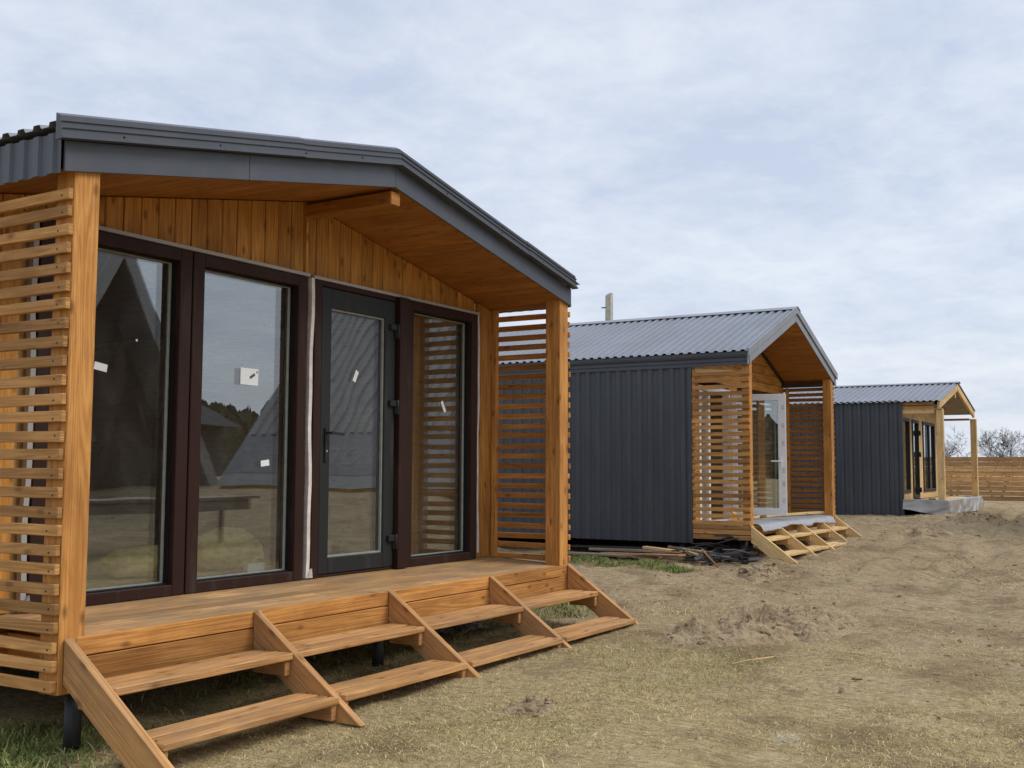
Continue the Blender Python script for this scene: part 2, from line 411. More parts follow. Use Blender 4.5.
dens = lambda x, y: np.exp(-np.clip(x - 4, 0, 99) / 4.2) * np.clip(.55 + 3.4 * fbm(x, y, 1.1, 4, 40), .06, 1) * np.clip((11.5 - x + 3 * fbm(x, y, .5, 3, 55)) / 4, 0, 1)
px, py = scatter(900000, 2.2, 12.5, -2.6, 5.2, dens)
blades('dry_grass', px, py, .015, .052, .02, .8, .0013, STRAW, [.28, .24, .17, .12, .12, .07])
px, py = scatter(120000, 2.2, 14, -2.6, 5.0, lambda x, y: np.clip(fbm(x, y, 1.3, 4, 70) * 6 - .45, 0, 1) * np.exp(-np.clip(x - 5, 0, 99) / 5))
blades('grass_tufts', px, py, .025, .07, .3, 1.2, .0016, STRAW, [.22, .2, .18, .1, .18, .12])
px, py = scatter(90000, 8, 20, -1, 5.2, lambda x, y: np.clip(fbm(x, y, .7, 4, 77) * 3 - .12, 0, 1) * np.exp(-(x - 8) / 6))
blades('loose_straw', px, py, .03, .09, .0, .4, .003, STRAW, [.3, .22, .2, .2, .05, .03])
px, py = scatter(70000, 2.3, 10, -2, 4.6, lambda x, y: np.clip(fbm(x, y, .75, 3, 83) * 5 - .35, 0, 1))
blades('young_grass', px, py, .02, .055, .4, 1.3, .0014, [(.22, .255, .06), (.28, .30, .085), (.36, .35, .13)], [.35, .35, .3])
GREEN = [(.15, .20, .045), (.20, .24, .065), (.27, .28, .10), (.10, .13, .035), (.42, .37, .17)]
def strips(segs, n):
    X = []; Y = []
    for (xa, ya, xb, yb, w, k) in segs:
        t = RNG.uniform(0, 1, int(n * k)); o = RNG.normal(0, w, len(t)); dx, dy = xb - xa, yb - ya; l = math.hypot(dx, dy)
        X.append(xa + dx * t - dy / l * o); Y.append(ya + dy * t + dx / l * o)
    return np.concatenate(X), np.concatenate(Y)
px, py = strips([(11.7, 5.2, 12.2, 7.0, .12, 1.2), (2.4, 4.1, 3.5, 4.8, .25, 2.0), (4.0, 4.6, 8.2, 4.8, .22, .5), (8.0, 4.3, 9.0, 5.2, .2, .5), (11.3, 4.7, 11.6, 5.2, .1, .5)], 3500)
blades('green_grass', px, py, .03, .09, .3, 1.3, .003, GREEN, [.28, .26, .2, .14, .12])

# loose clods and litter on the trodden soil
_bm = bmesh.new(); bmesh.ops.create_icosphere(_bm, subdivisions=1, radius=1)
ICO = np.array([tuple(v.co) for v in _bm.verts]); ICOF = np.array([[v.index for v in q.verts] for q in _bm.faces]); _bm.free()
def clods(cx, cy, sz, base=None):
    n = len(cx); k = len(ICO)
    v = ICO[None] * RNG.uniform(.7, 1.25, (n, k, 1)) * sz[:, None, None] * RNG.uniform(.7, 1.3, (n, 1, 3)); v[..., 2] *= .7
    a = RNG.uniform(0, 6.28, n); c, q = np.cos(a)[:, None], np.sin(a)[:, None]
    v = np.stack([v[..., 0] * c - v[..., 1] * q, v[..., 0] * q + v[..., 1] * c, v[..., 2]], -1)
    z = (G(cx, cy) if base is None else base) + sz * .12
    v += np.stack([cx, cy, z], -1)[:, None]
    return v.reshape(-1, 3), (np.arange(n)[:, None, None] * k + ICOF).reshape(-1, 3)
px, py = scatter(60000, 4, 24, -1.5, 5.0, lambda x, y: np.clip(.02 + fbm(x, y, .8, 3, 91) * .45, .010, 1) * np.clip((x - 5) / 5, .05, 1))
v, f = clods(px, py, RNG.lognormal(-4.75, .45, len(px)))
structure(mesh_np('soil_clods', v, f, 'soil', False), 'stuff')

# heaps of dug-up soil: things of their own
def heap(label, x, y, lx, ly, h, rot, seed, nclod=120):
    n = 110; t = np.linspace(-1, 1, n); A, B = np.meshgrid(t, t, indexing='ij')
    r = np.sqrt(A ** 2 + B ** 2); ca, sa = math.cos(rot), math.sin(rot)
    X = x + A * lx * ca - B * ly * sa; Y = y + A * lx * sa + B * ly * ca
    edge = np.clip((1 - r) * 2.1 + 1.5 * fbm(X, Y, 2.4, 3, seed) * np.clip((1 - r) * 3, 0, 1), 0, 1); edge = edge * edge * (3 - 2 * edge)
    rid = 1 - np.abs(fbm(X, Y, 2.3, 4, seed + 5)) * 4.5
    lump_ = np.clip(.30 + .55 * rid + 1.5 * fbm(X, Y, 5.0, 3, seed + 9), .05, 1.6)
    lump_ = np.floor(lump_ * 5) / 5 * .55 + lump_ * .45            # broken, stepped spade cuts
    Z = G(X, Y) - .035 + h * edge * lump_ + .035 * np.clip(edge * 3, 0, 1) + .05 * edge * fbm(X, Y, 14, 2, seed + 2)
    Z = np.where(r >= .985, G(X, Y) - .08, Z)
    co = np.stack([X, Y, Z], -1).reshape(-1, 3)
    i, j = np.meshgrid(np.arange(n - 1), np.arange(n - 1), indexing='ij')
    q = np.stack([i * n + j, (i + 1) * n + j, (i + 1) * n + j + 1, i * n + j + 1], -1).reshape(-1, 4)
    q = np.concatenate([q[:, [0, 1, 2]], q[:, [0, 2, 3]]])
    k = RNG.integers(0, n * n, nclod * 3); k = k[edge.ravel()[k] > .25][:nclod]
    sz = RNG.lognormal(-3.9, .5, len(k)); v, f = clods(X.ravel()[k], Y.ravel()[k], sz, Z.ravel()[k])
    o = mesh_np('soil_heap', np.concatenate([co, v]), np.concatenate([q, f + len(co)]), 'soil', False)
    recentre(o); return tag(o, label, 'soil heap')
heap('broad lumpy heap of dug-up soil on the dry grass, the largest in the foreground', 8.05, 2.66, 1.20, .52, .14, -.42, 3, 90)
heap('low soil heap against the black offcuts beside the splayed left step board', 11.75, 3.98, .62, .30, .12, .3, 17, 60)
heap('crumbly brown soil heap in front of the sheeted porch of the farthest cabin', 20.2, 3.0, 1.1, .5, .12, -.9, 29, 80)
heap('flat scatter of soil right of the light wooden steps', 17.6, 3.4, .9, .45, .09, .3, 41, 40)
heap('small pale tussock of matted roots low on the lawn ahead of the steps', 5.0, 2.95, .26, .18, .045, .2, 57, 8)

_bm = bmesh.new(); bmesh.ops.create_cone(_bm, cap_ends=True, segments=8, radius1=.0048, radius2=.0040, depth=.003)
HEAD = bpy.data.meshes.new('screw_head'); _bm.to_mesh(HEAD); _bm.free(); HEAD.materials.append(M['black'])
def screw_head(parent, x, y, z, axis='Z', name='screw_head'):
    o = bpy.data.objects.new(name, HEAD); COL.objects.link(o); o.parent = parent
    root = parent
    while root.parent is not None: root = root.parent
    o.location = Vector((x, y, z)) - root.location
    if axis == 'X': o.rotation_euler = (0, R(90), 0)
    if axis == 'Y': o.rotation_euler = (R(90), 0, 0)
    return o

# ------------------------------------------------------------------ shared house pieces
TRAP = [(0, 0), (.30, 0), (.40, 1), (.75, 1), (.85, 0)]        # trapezoid profile
WAVE = [(i / 8, .5 - .5 * math.cos(2 * math.pi * i / 8)) for i in range(8)]
def roof_sheets(parent, xr, zr, half, slope, y0, y1, pitch=.115, depth=.020, over=0.0, mat='metal_roof'):
    m = MB(); k = math.hypot(1, slope)
    for sgn in (-1, 1):
        ld = (sgn / k, 0, -slope / k); nd = (sgn * slope / k, 0, 1 / k)
        m.sheet((xr, y0, zr), (0, 1, 0), nd, ld, y1 - y0, (half + over) * k, TRAP, pitch, depth)
    return m.build('roof_sheet', mat, parent, solid=.002)
def slats(xa, xb, ya, yb, z0, z1, n, h=.042):
    m = MB(); st = (z1 - z0) / n
    for i in range(n):
        z = z0 + st * i + random.uniform(-.004, .004); e = random.uniform(-.006, .006)
        m.hexa((xa, ya + e, z), (xb - xa, 0, 0), (0, yb - ya + random.uniform(-.004, .01), random.uniform(-.006, .006)), (0, 0, h))
    return m
def frame_mb(x0, x1, z0, z1, wl, wr, wt, wb, y0, y1):
    m = MB()
    m.box(x0, x0 + wl, y0, y1, z0, z1); m.box(x1 - wr, x1, y0, y1, z0, z1)
    m.box(x0 + wl, x1 - wr, y0, y1, z1 - wt, z1); m.box(x0 + wl, x1 - wr, y0, y1, z0, z0 + wb)
    return m
def sticker(parent, x, z, w, h, y, rot=0.0, mat='paper', name='sticker'):
    c, s = math.cos(rot), math.sin(rot); ax = V3(c, 0, s); az = V3(-s, 0, c)
    m = MB(); m.hexa(V3(x, y, z) - ax * w / 2 - az * h / 2, ax * w, az * h, (0, .001, 0)); return m.build(name, mat, parent)
def fixed_window(parent, x0, x1, z0, z1, y0, yg, fw, ft, fb, mat='pvc_brown', inner='bead'):
    """outer frame proud of the pane, a darker inner bead, a grey gasket line"""
    w = frame_mb(x0, x1, z0, z1, fw, fw, ft, fb, y0, yg + .05).build('window', mat, parent, bevel=.004)
    b = .008
    frame_mb(x0 + fw, x1 - fw, z0 + fb, z1 - ft, b, b, b, b, yg - .045, yg - .002).build('glazing_bead', inner, w, bevel=.003)
    gk = frame_mb(x0 + fw + b, x1 - fw - b, z0 + fb + b, z1 - ft - b, .018, .018, .008, .008, yg - .012, yg - .003); gk.build('gasket', 'gasket', w)
    MB().box(x0 + fw, x1 - fw, yg, yg + .024, z0 + fb, z1 - ft).build('pane', 'glass', w)
    return w
def stringer_mb(x, yt, zt, yb, zb, t=.045, drop=.20, mat=None):
    """sloping side board cut plumb at the deck and level on the ground"""
    s = (zt - zb) / (yt - yb)
    bot = zb - .02
    y_low = yt - (zt - drop - bot) / s                      # where the lower edge meets the ground
    y_top = yt - (zt - bot) / s
    return MB().prism([(x, yt, zt), (x, yt, zt - drop), (x, y_low, bot), (x, y_top, bot)], (t, 0, 0), (0, yt - yb, zt - zb))
def stairs(parent, xs, yt, zt, yb, zb, mat, t=.045, treads=((.28, .19), (.58, .37)), depth=.27, cleat=True, feet=None, screws=False):
    st = None
    for i, x in enumerate(xs):
        zz = zb if feet is None else feet[i]
        yy = yt - (yt - yb) * (zt - zz) / (zt - zb)
        m = stringer_mb(x, yt, zt, yy, zz, t)
        if st is None:
            st = bpy.data.objects.new('staircase', None); COL.objects.link(st); st.parent = parent
        m.build('stringer', mat, st, bevel=.003)
    for i in range(len(xs) - 1):
        for (run, dropz) in treads:
            y0 = yt - run; z = zt - dropz; xa = xs[i] + t + .003; xb = xs[i + 1] - .003
            m = MB(); hb = depth / 2 - .009
            for k in range(2):
                e = random.uniform(-.004, .004)
                m.box(xa, xb, y0 + k * (depth / 2) + e, y0 + k * (depth / 2) + hb + e, z - .035, z + random.uniform(-.004, .004))
            m.build('tread', mat, st, bevel=.004)
            if screws:
                for cx in (xa + .02, xb - .02):
                    for k in range(2): screw_head(st, cx + random.uniform(-.006, .006), y0 + (k + .5) * depth / 2 + random.uniform(-.02, .02), z + .0015)
            if cleat:
                for cx in (xa, xb - .04): MB().box(cx, cx + .04, y0 + .015, y0 + depth - .02, z - .115, z - .037).build('tread_cleat', mat, st, bevel=.003)
    return st
def piles(parent, pts, ztop, r=.038):
    for (x, y) in pts:
        gz = g(x, y) - .15
        MB().tube([(x, y, gz), (x, y, ztop)], r, 12).build('pile', 'black', parent)
        
# ================================================================== CABIN ONE
def cabin_one():
    X0, X1, YF, YW, YB = 3.13, 7.84, 4.26, 5.0, 10.6
    ZD, ZW = -.757, -.722                                     # deck height at its front edge and at the wall
    XR, ZS, SL = 5.485, 1.800, .194                          # ridge, soffit height at ridge, roof slope
    sof = lambda x: ZS - SL * abs(x - XR)
    h = thing('timber_cabin', 'nearest cabin, stained timber porch with wide brown framed glazing and steps along its front', 'cabin', (5.5, 4.26, -1.22), 'cabins in a row')
    # deck
    m = MB(); nb = 6; w = (YW - YF - .02) / nb
    for i in range(nb):
        za = ZD + (ZW - ZD) * i / nb; cut = random.uniform(5.0, 6.2)
        for xa, xb in ((X0 + .14, cut - .002), (cut + .002, X1 + .04)):
            m.hexa((xa, YF + .02 + i * w, za - .03), (xb - xa, 0, 0), (0, w - .003, (ZW - ZD) / nb), (0, 0, .03 + random.uniform(-.001, .001)))
    m.build('deck', 'wood_deck', h, bevel=.002)
    m = MB()
    for z0, z1 in ((ZD - .084, ZD + .002), (ZD - .205, ZD - .089)):
        xs = [X0 + .10, 4.345, 5.51, 6.665, X1 + .05]
        for a, b in zip(xs[:-1], xs[1:]): m.box(a + .002, b - .002, YF - .004, YF + .018, z0, z1)
    m.build('deck_rim', 'wood', h, bevel=.004)
    m = MB(); m.box(X0 + .02, X1, YF + .03, YF + .08, ZD - .2, ZD - .04); m.box(X0 + .02, X1, YW - .1, YW - .05, ZD - .2, ZD - .04)
    for x in np.arange(X0 + .2, X1, .6): m.box(x, x + .045, YF + .082, YW - .102, ZD - .19, ZD - .04)
    m.build('floor_joist', 'wood', h)
    # posts
    for x, zb in ((X0 + .015, -1.0), (X1 - .15, ZD - .10)):
        MB().box(x, x + .135, YF, YF + .135, zb, sof(x + .07) + .02).build('post', 'wood', h, bevel=.005)
    # slat screens on the outer faces
    scr = slats(X0 - .014, X0 + .013, YF + .005, YW + .02, -.985, 1.305, 27, .050).build('slat_screen', 'wood_slat', h, bevel=.003)
    for i in range(27): screw_head(scr, X0 - .0145, YF + .06 + random.uniform(-.02, .02), -.985 + 2.29 / 27 * i + .021 + random.uniform(-.006, .006), 'X', 'nail_head')
    MB().box(X0 + .015, X0 + .06, YW - .05, YW - .003, -.98, 1.31).build('screen_batten', 'wood', h, bevel=.003)
    slats(X1 - .013, X1 + .014, YF - .006, YW - .02, ZD + .03, 1.33, 25, .044).build('slat_screen', 'wood', h, bevel=.003)
    m = MB(); m.box(X1 - .06, X1 - .015, YW - .075, YW - .03, ZW, 1.35); m.build('screen_batten', 'wood', h, bevel=.003)
    # front wall lining: upright tongue-and-groove boards above and beside the glazing
    FX0, FX1, ZT = 3.46, 7.525, 1.275
    m = MB(); bw = .122; x = X0 + .02; i = 0
    while x < X1 - .02:
        xe = min(x + bw - .006, X1 - .016); e = random.uniform(-.0015, .0015)
        zb = ZT + .03 if FX0 - .03 < (x + xe) / 2 < FX1 + .06 else ZW + .004
        if zb < 0:                                           # a full-height board beside the frame
            if x < FX0 and xe > FX0 - .04: xe = FX0 - .04
            if xe > FX1 and x < FX1 + .06: x = FX1 + .06
            if xe - x < .015: x += bw; continue
        poly = [(x, YW - .012 + e, zb), (xe, YW - .012 + e, zb), (xe, YW - .012 + e, sof(xe) - .004)]
        if x < XR < xe: poly.append((XR, YW - .012 + e, sof(XR) - .004))
        poly.append((x, YW - .012 + e, sof(x) - .004))
        m.prism(poly, (0, .018, 0), (0, 0, 1)); x = xe + .006
    m.build('wall_lining', 'wood_dark', h, bevel=.004)
    MB().box(5.475, 5.50, YW - .020, YW - .0135, ZT + .03, 1.66).build('joint_cover', 'wood_dark', h, bevel=.002)
    m = MB()
    m.box(FX0 - .02, 5.47, 4.93, YW - .016, ZT + .004, ZT + .024); m.build('drip_flashing', 'galv', h); m = MB(); m.box(5.515, FX1 + .02, 4.935, YW - .016, ZT + .001, ZT + .021)
    m.build('drip_flashing', 'galv', h)
    # body
    wl = MB(); T = .14
    def flat_gable(y0, y1, xa, xb, lo):
        return [(xa, y0, lo), (xb, y0, lo), (xb, y0, sof(xb)), (XR, y0, sof(XR)), (xa, y0, sof(xa))]
    for xa in (X0 + .02, X1 - .02 - T): MB().box(xa, xa + T, YW + .09, YB, ZW - .26, sof(X0) - .01).build('side_wall', 'wood_inner', h)
    MB().prism(flat_gable(YB, YB, X0 + .02, X1 - .02, ZW - .26), (0, .14, 0)).build('back_wall', 'wood_inner', h)
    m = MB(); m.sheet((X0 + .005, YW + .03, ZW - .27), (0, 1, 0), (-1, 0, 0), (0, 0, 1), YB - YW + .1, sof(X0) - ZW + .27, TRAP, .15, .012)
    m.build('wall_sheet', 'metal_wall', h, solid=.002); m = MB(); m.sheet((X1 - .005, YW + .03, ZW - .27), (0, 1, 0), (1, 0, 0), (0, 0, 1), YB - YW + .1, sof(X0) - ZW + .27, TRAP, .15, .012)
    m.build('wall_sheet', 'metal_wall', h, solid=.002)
    m = MB()
    for i in range(30): m.box(X0 + T + .02, X1 - T - .02, YW + .1 + i * .18, YW + .1 + i * .18 + .177, ZW - .05, ZW - .03)
    m.build('inner_floor', 'wood_inner', h)
    MB().box(X0 + .2, X1 - .2, YW + .2, YB, ZW - .2, ZW - .12).build('floor_panel', 'black', h)
    # front wall core above the glazing so the room is closed
    MB().prism([(X0 + .03, YW + .008, ZT + .002), (X1 - .03, YW + .008, ZT + .002), (X1 - .03, YW + .008, sof(X1) - .006), (XR, YW + .008, ZS - .006), (X0 + .03, YW + .008, sof(X0) - .006)], (0, .08, 0)).build('gable_core', 'wood_inner', h)
    m = MB(); m.box(X0 + .03, FX0 - .002, YW + .008, YW + .088, ZW - .2, ZT); m.build('wall_core', 'wood_inner', h); m = MB(); m.box(FX1 + .004, X1 - .03, YW + .008, YW + .088, ZW - .2, ZT)
    m.build('wall_core', 'wood_inner', h)
    # roof: soffit boards, sheets, fascia, ridge beam
    m = MB(); k = math.hypot(1, SL)
    for sgn in (-1, 1):
        half = XR - X0 + .03 if sgn < 0 else X1 - XR + .03
        n = int(half / .115)
        for i in range(n):
            xa, xb = i * half / n, (i + 1) * half / n - .004
            m.hexa((XR + sgn * xa, YF - .01, ZS - SL * xa), (sgn * (xb - xa), 0, -SL * (xb - xa)), (0, YB - YF, 0), (0, 0, .018))
    m.build('soffit', 'wood_shaded', h, bevel=.003)
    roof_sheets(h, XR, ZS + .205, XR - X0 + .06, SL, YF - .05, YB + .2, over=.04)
    m = MB(); m.box(X0 - .02, X1 + .02, YB + .15, YB + .17, 1.2, 1.3)
    # flat fascia, two lengths a side, and the stepped verge flashing above it
    fa = MB(); fl = MB(); yf = YF - .022
    prof = [(0, 0), (-.055, .0), (-.055, .012), (-.042, .016), (-.042, .042), (-.05, .046), (-.036, .05), (-.036, .074), (-.044, .078), (-.03, .082), (-.03, .106), (-.0, .122)]
    for sgn, ends in ((-1, (0, 1.28, 2.415)), (1, (0, 2.355))):
        for a, b in zip(ends[:-1], ends[1:]):
            p = [(XR + sgn * (a + .001), yf, ZS - SL * a - .004), (XR + sgn * (b - .001), yf, ZS - SL * b - .004)]
            fa.prism([p[0], p[1], (p[1][0], yf, p[1][2] + .140), (p[0][0], yf, p[0][2] + .140)], (0, .014, 0))
        for a, b in zip((0, .9 if sgn < 0 else 1.6), (.9 if sgn < 0 else 1.6, ends[-1] + (.055 if sgn < 0 else .012))):
            lap = .003 if a else 0
            fl.prism([(XR + sgn * a, yf + y - lap, ZS - SL * a + .134 + z + lap) for y, z in prof], (sgn * (b - a), 0, -SL * (b - a)))
    fa.build('fascia', 'metal', h, bevel=.002); fl.build('verge_flashing', 'metal', h)
    m = MB()
    for xx in (3.35, 3.95, 4.6, 5.1, 6.0, 6.7, 7.3):
        z = sof(xx) + .134 + .028; MB().tube([(xx, yf - .045, z), (xx, yf - .035, z)], .006, 6).build('roofing_screw', 'black', h)
    # eave fascias along the sides
    m = MB()
    for x, nx, o in ((XR - 2.415, -1, 0), (XR + 2.355, 1, 0)):
        m = MB(); m.sheet((x + nx * .012, YF - .008, sof(x) - .012), (0, 1, 0), (nx, 0, 0), (0, 0, 1), YB - YF, .185, TRAP, .105, .012)
        m.build('eave_fascia', 'metal', h, solid=.002)
    MB().box(XR - .01, XR + .085, YF + .004, YB, ZS - .112, ZS - .022).build('ridge_beam', 'wood_shaded', h, bevel=.006)
    # glazing
    y0, yg = 4.94, 5.022
    w1 = fixed_window(h, 3.46, 4.463, ZW, ZT, y0, yg, .088, .07, .062)
    w2 = fixed_window(h, 4.473, 5.462, ZW, ZT, y0, yg, .088, .07, .062)
    sticker(w1, 3.905, .55, .085, .042, yg - .003, -.15); sticker(w1, 4.14, .72, .012, .012, yg - .003)
    q = sticker(w2, 5.02, .58, .155, .105, yg - .003); 
    sticker(w2, 5.045, .585, .05, .016, yg - .0045, .55, 'ink', 'printed_mark'); sticker(w2, 5.085, .612, .010, .012, yg - .0045, .3, 'ink', 'printed_mark')
    sticker(w2, 5.175, .037, .075, .038, yg - .003, .12); sticker(w2, 5.20, .93, .010, .010, yg - .003)
    # door: brown casing, anthracite leaf, handle, three hinges
    cs = MB(); cs.box(5.535, 5.606, y0, yg + .05, ZW, ZT); cs.box(5.606, 6.425, y0, yg + .05, ZT - .036, ZT); cs.box(5.606, 6.425, y0 + .01, yg + .05, ZW, ZW + .018)
    cs.build('door_casing', 'pvc_brown', h, bevel=.004)
    MB().box(6.43, 6.552, 4.905, yg + .05, ZW + .002, ZT - .002).build('mullion', 'pvc_brown', h, bevel=.005)
    d = frame_mb(5.612, 6.42, ZW + .022, ZT - .04, .098, .118, .135, .108, y0 + .004, yg + .03).build('door', 'pvc_dark', h, bevel=.005)
    frame_mb(5.71, 6.302, ZW + .13, ZT - .175, .012, .012, .012, .012, y0 + .02, y0 + .038).build('gasket', 'gasket', d)
    MB().box(5.71, 6.302, y0 + .04, y0 + .064, ZW + .13, ZT - .175).build('pane', 'glass_door', d)
    hm = MB(); hm.box(5.650, 5.676, y0 - .008, y0 + .003, .05, .28); hm.tube([(5.663, y0 - .006, .245), (5.663, y0 - .055, .245)], .009, 8); hm.beam((5.655, y0 - .055, .245), (5.785, y0 - .058, .238), .012, .018)
    hm.build('handle', 'pvc_dark', d, bevel=.002)
    MB().tube([(5.663, y0 - .012, .12), (5.663, y0 - .007, .12)], .008, 8).build('keyhole', 'galv', d)
    for z in (1.02, .46, -.52):
        hg = MB(); hg.tube([(6.425, y0 - .020, z - .06), (6.425, y0 - .020, z + .05)], .011, 10); hg.box(6.345, 6.424, y0 - .018, y0 + .002, z + .0, z + .045); hg.box(6.405, 6.44, y0 - .016, y0 + .002, z - .055, z - .005)
        hg.build('hinge', 'pvc_dark', d, bevel=.003)
    sticker(d, 6.01, .655, .034, .085, y0 + .037, -.45)
    w3 = fixed_window(h, 6.556, 7.522, ZW, ZT, y0, yg, .085, .07, .062)
    sticker(w3, 7.15, .50, .030, .095, yg - .003, .55)
    # loose strips of sealing film
    for x, zlo, zhi, yy in ((5.500, ZW + .01, ZT, 4.934), (7.552, ZW + .05, ZT, 4.95), (3.438, ZW + .03, ZT, 4.945)):
        pts = []; m = MB(); n = 16; wob = lambda t: .006 * math.sin(9 * t + x) + .004 * math.sin(23 * t)
        wd = .030 if x < 6 else .020
        for i in range(n):
            a, b = i / n, (i + 1) / n; za, zb = zlo + (zhi - zlo) * a, zlo + (zhi - zlo) * b
            m.prism([(x - wd / 2 + wob(a), yy, za), (x + wd / 2 + wob(a), yy, za), (x + wd / 2 + wob(b), yy, zb), (x - wd / 2 + wob(b), yy, zb)], (0, .035, 0))
        if x < 6: m.prism([(x - .012, yy - .002, zlo), (x + .012, yy - .002, zlo), (x + .028, yy - .02, zlo - .0), (x + .02, yy - .02, zlo + .06)], (0, .02, 0))
        m.build('sealing_film', 'galv' if x < 4 else 'foam', h)
    stairs(h, [3.165, 4.325, 5.485, 6.645, 7.80], YF - .008, ZD + .006, 3.60, -1.205, 'wood_step', feet=[-1.235, -1.245, -1.215, -1.2, -1.2], treads=((.285, .195), (.60, .385)), depth=.262, screws=True)
    piles(h, [(3.29, 4.34), (5.6, 4.42), (7.45, 4.52), (4.6, 5.6), (6.9, 5.8), (3.25, 7.4), (7.6, 7.4)], ZD - .19)
cabin_one()

# things inside and under cabin one
def lump(name, label, cat, x, y, z, rx, ry, rz, mat, seed, group=None):
    bm = bmesh.new(); bmesh.ops.create_icosphere(bm, subdivisions=4, radius=1)
    for v in bm.verts:
        p = v.co.copy(); k = 1 + .35 * float(fbm(np.array([p.x * 1.3 + seed]), np.array([p.y * 1.3 + p.z * 2]), 1.2, 3, seed)[0])
        v.co = Vector((x + p.x * rx * k, y + p.y * ry * k, z + max(p.z, -.75) * rz * k + .75 * rz))
    me = bpy.data.meshes.new(name); bm.to_mesh(me); bm.free(); me.materials.append(M[mat]); me.polygons.foreach_set('use_smooth', [True] * len(me.polygons))
    o = bpy.data.objects.new(name, me); COL.objects.link(o); recentre(o); return tag(o, label, cat, group)
ZIN = -.75
lump('insulation_roll', 'flattened yellow insulation roll on the cabin floor behind the leftmost pane', 'insulation', 5.30, 6.25, ZIN, .40, .24, .12, 'wool', 3)
lump('insulation_roll', 'bulging yellow insulation roll on the cabin floor behind the brown window post', 'insulation', 6.0, 6.2, ZIN, .34, .22, .17, 'wool', 8)
m = MB(); m.tube([(7.25, 6.35, ZIN), (7.25, 6.35, ZIN + .14)], [.085, .10], 16); b = tag(recentre(m.build('bucket', 'bucket')), 'small white bucket on the floor behind the door glass', 'bucket')
m = MB(); m.box(5.78, 5.95, 5.75, 5.80, ZIN, ZIN + .07); tag(recentre(m.build('paper_box', 'paper', None, bevel=.004)), 'small white box beside the insulation behind the second pane', 'box')

def crumple(name, label, cat, x, y, lx, ly, h, mat, seed, rot=0):
    n = 26; t = np.linspace(-1, 1, n); A, B = np.meshgrid(t, t, indexing='ij'); ca, sa = math.cos(rot), math.sin(rot)
    X = x + A * lx * ca - B * ly * sa + .08 * lx * fbm(A + seed, B, 2, 2, seed); Y = y + A * lx * sa + B * ly * ca
    Z = G(X, Y) + .012 + h * np.abs(fbm(A + seed, B, 2.1, 4, seed)) * 3 * np.clip(1.25 - np.hypot(A, B), 0, 1)
    i, j = np.meshgrid(np.arange(n - 1), np.arange(n - 1), indexing='ij')
    q = np.stack([i * n + j, (i + 1) * n + j, (i + 1) * n + j + 1, i * n + j + 1], -1).reshape(-1, 4)
    o = mesh_np(name, np.stack([X, Y, Z], -1).reshape(-1, 3), q, mat); recentre(o)
    md = o.modifiers.new('thickness', 'SOLIDIFY'); md.thickness = .003
    return tag(o, label, cat)
crumple('plastic_scrap', 'crumpled grey plastic scrap on the ground under the third flight of steps', 'scrap', 7.0, 4.75, .22, .14, .07, 'plastic_film', 5)
m = MB(); m.tube([(6.55, 2.42, g(6.55, 2.42) + .03), (6.75, 2.38, g(6.75, 2.38) + .035), (6.98, 2.30, g(6.98, 2.3) + .03)], .004, 5)
tag(recentre(m.build('straw_stalk', 'wood_raw')), 'pale dry stalk lying on the grass near the middle of the lawn', 'stalk')

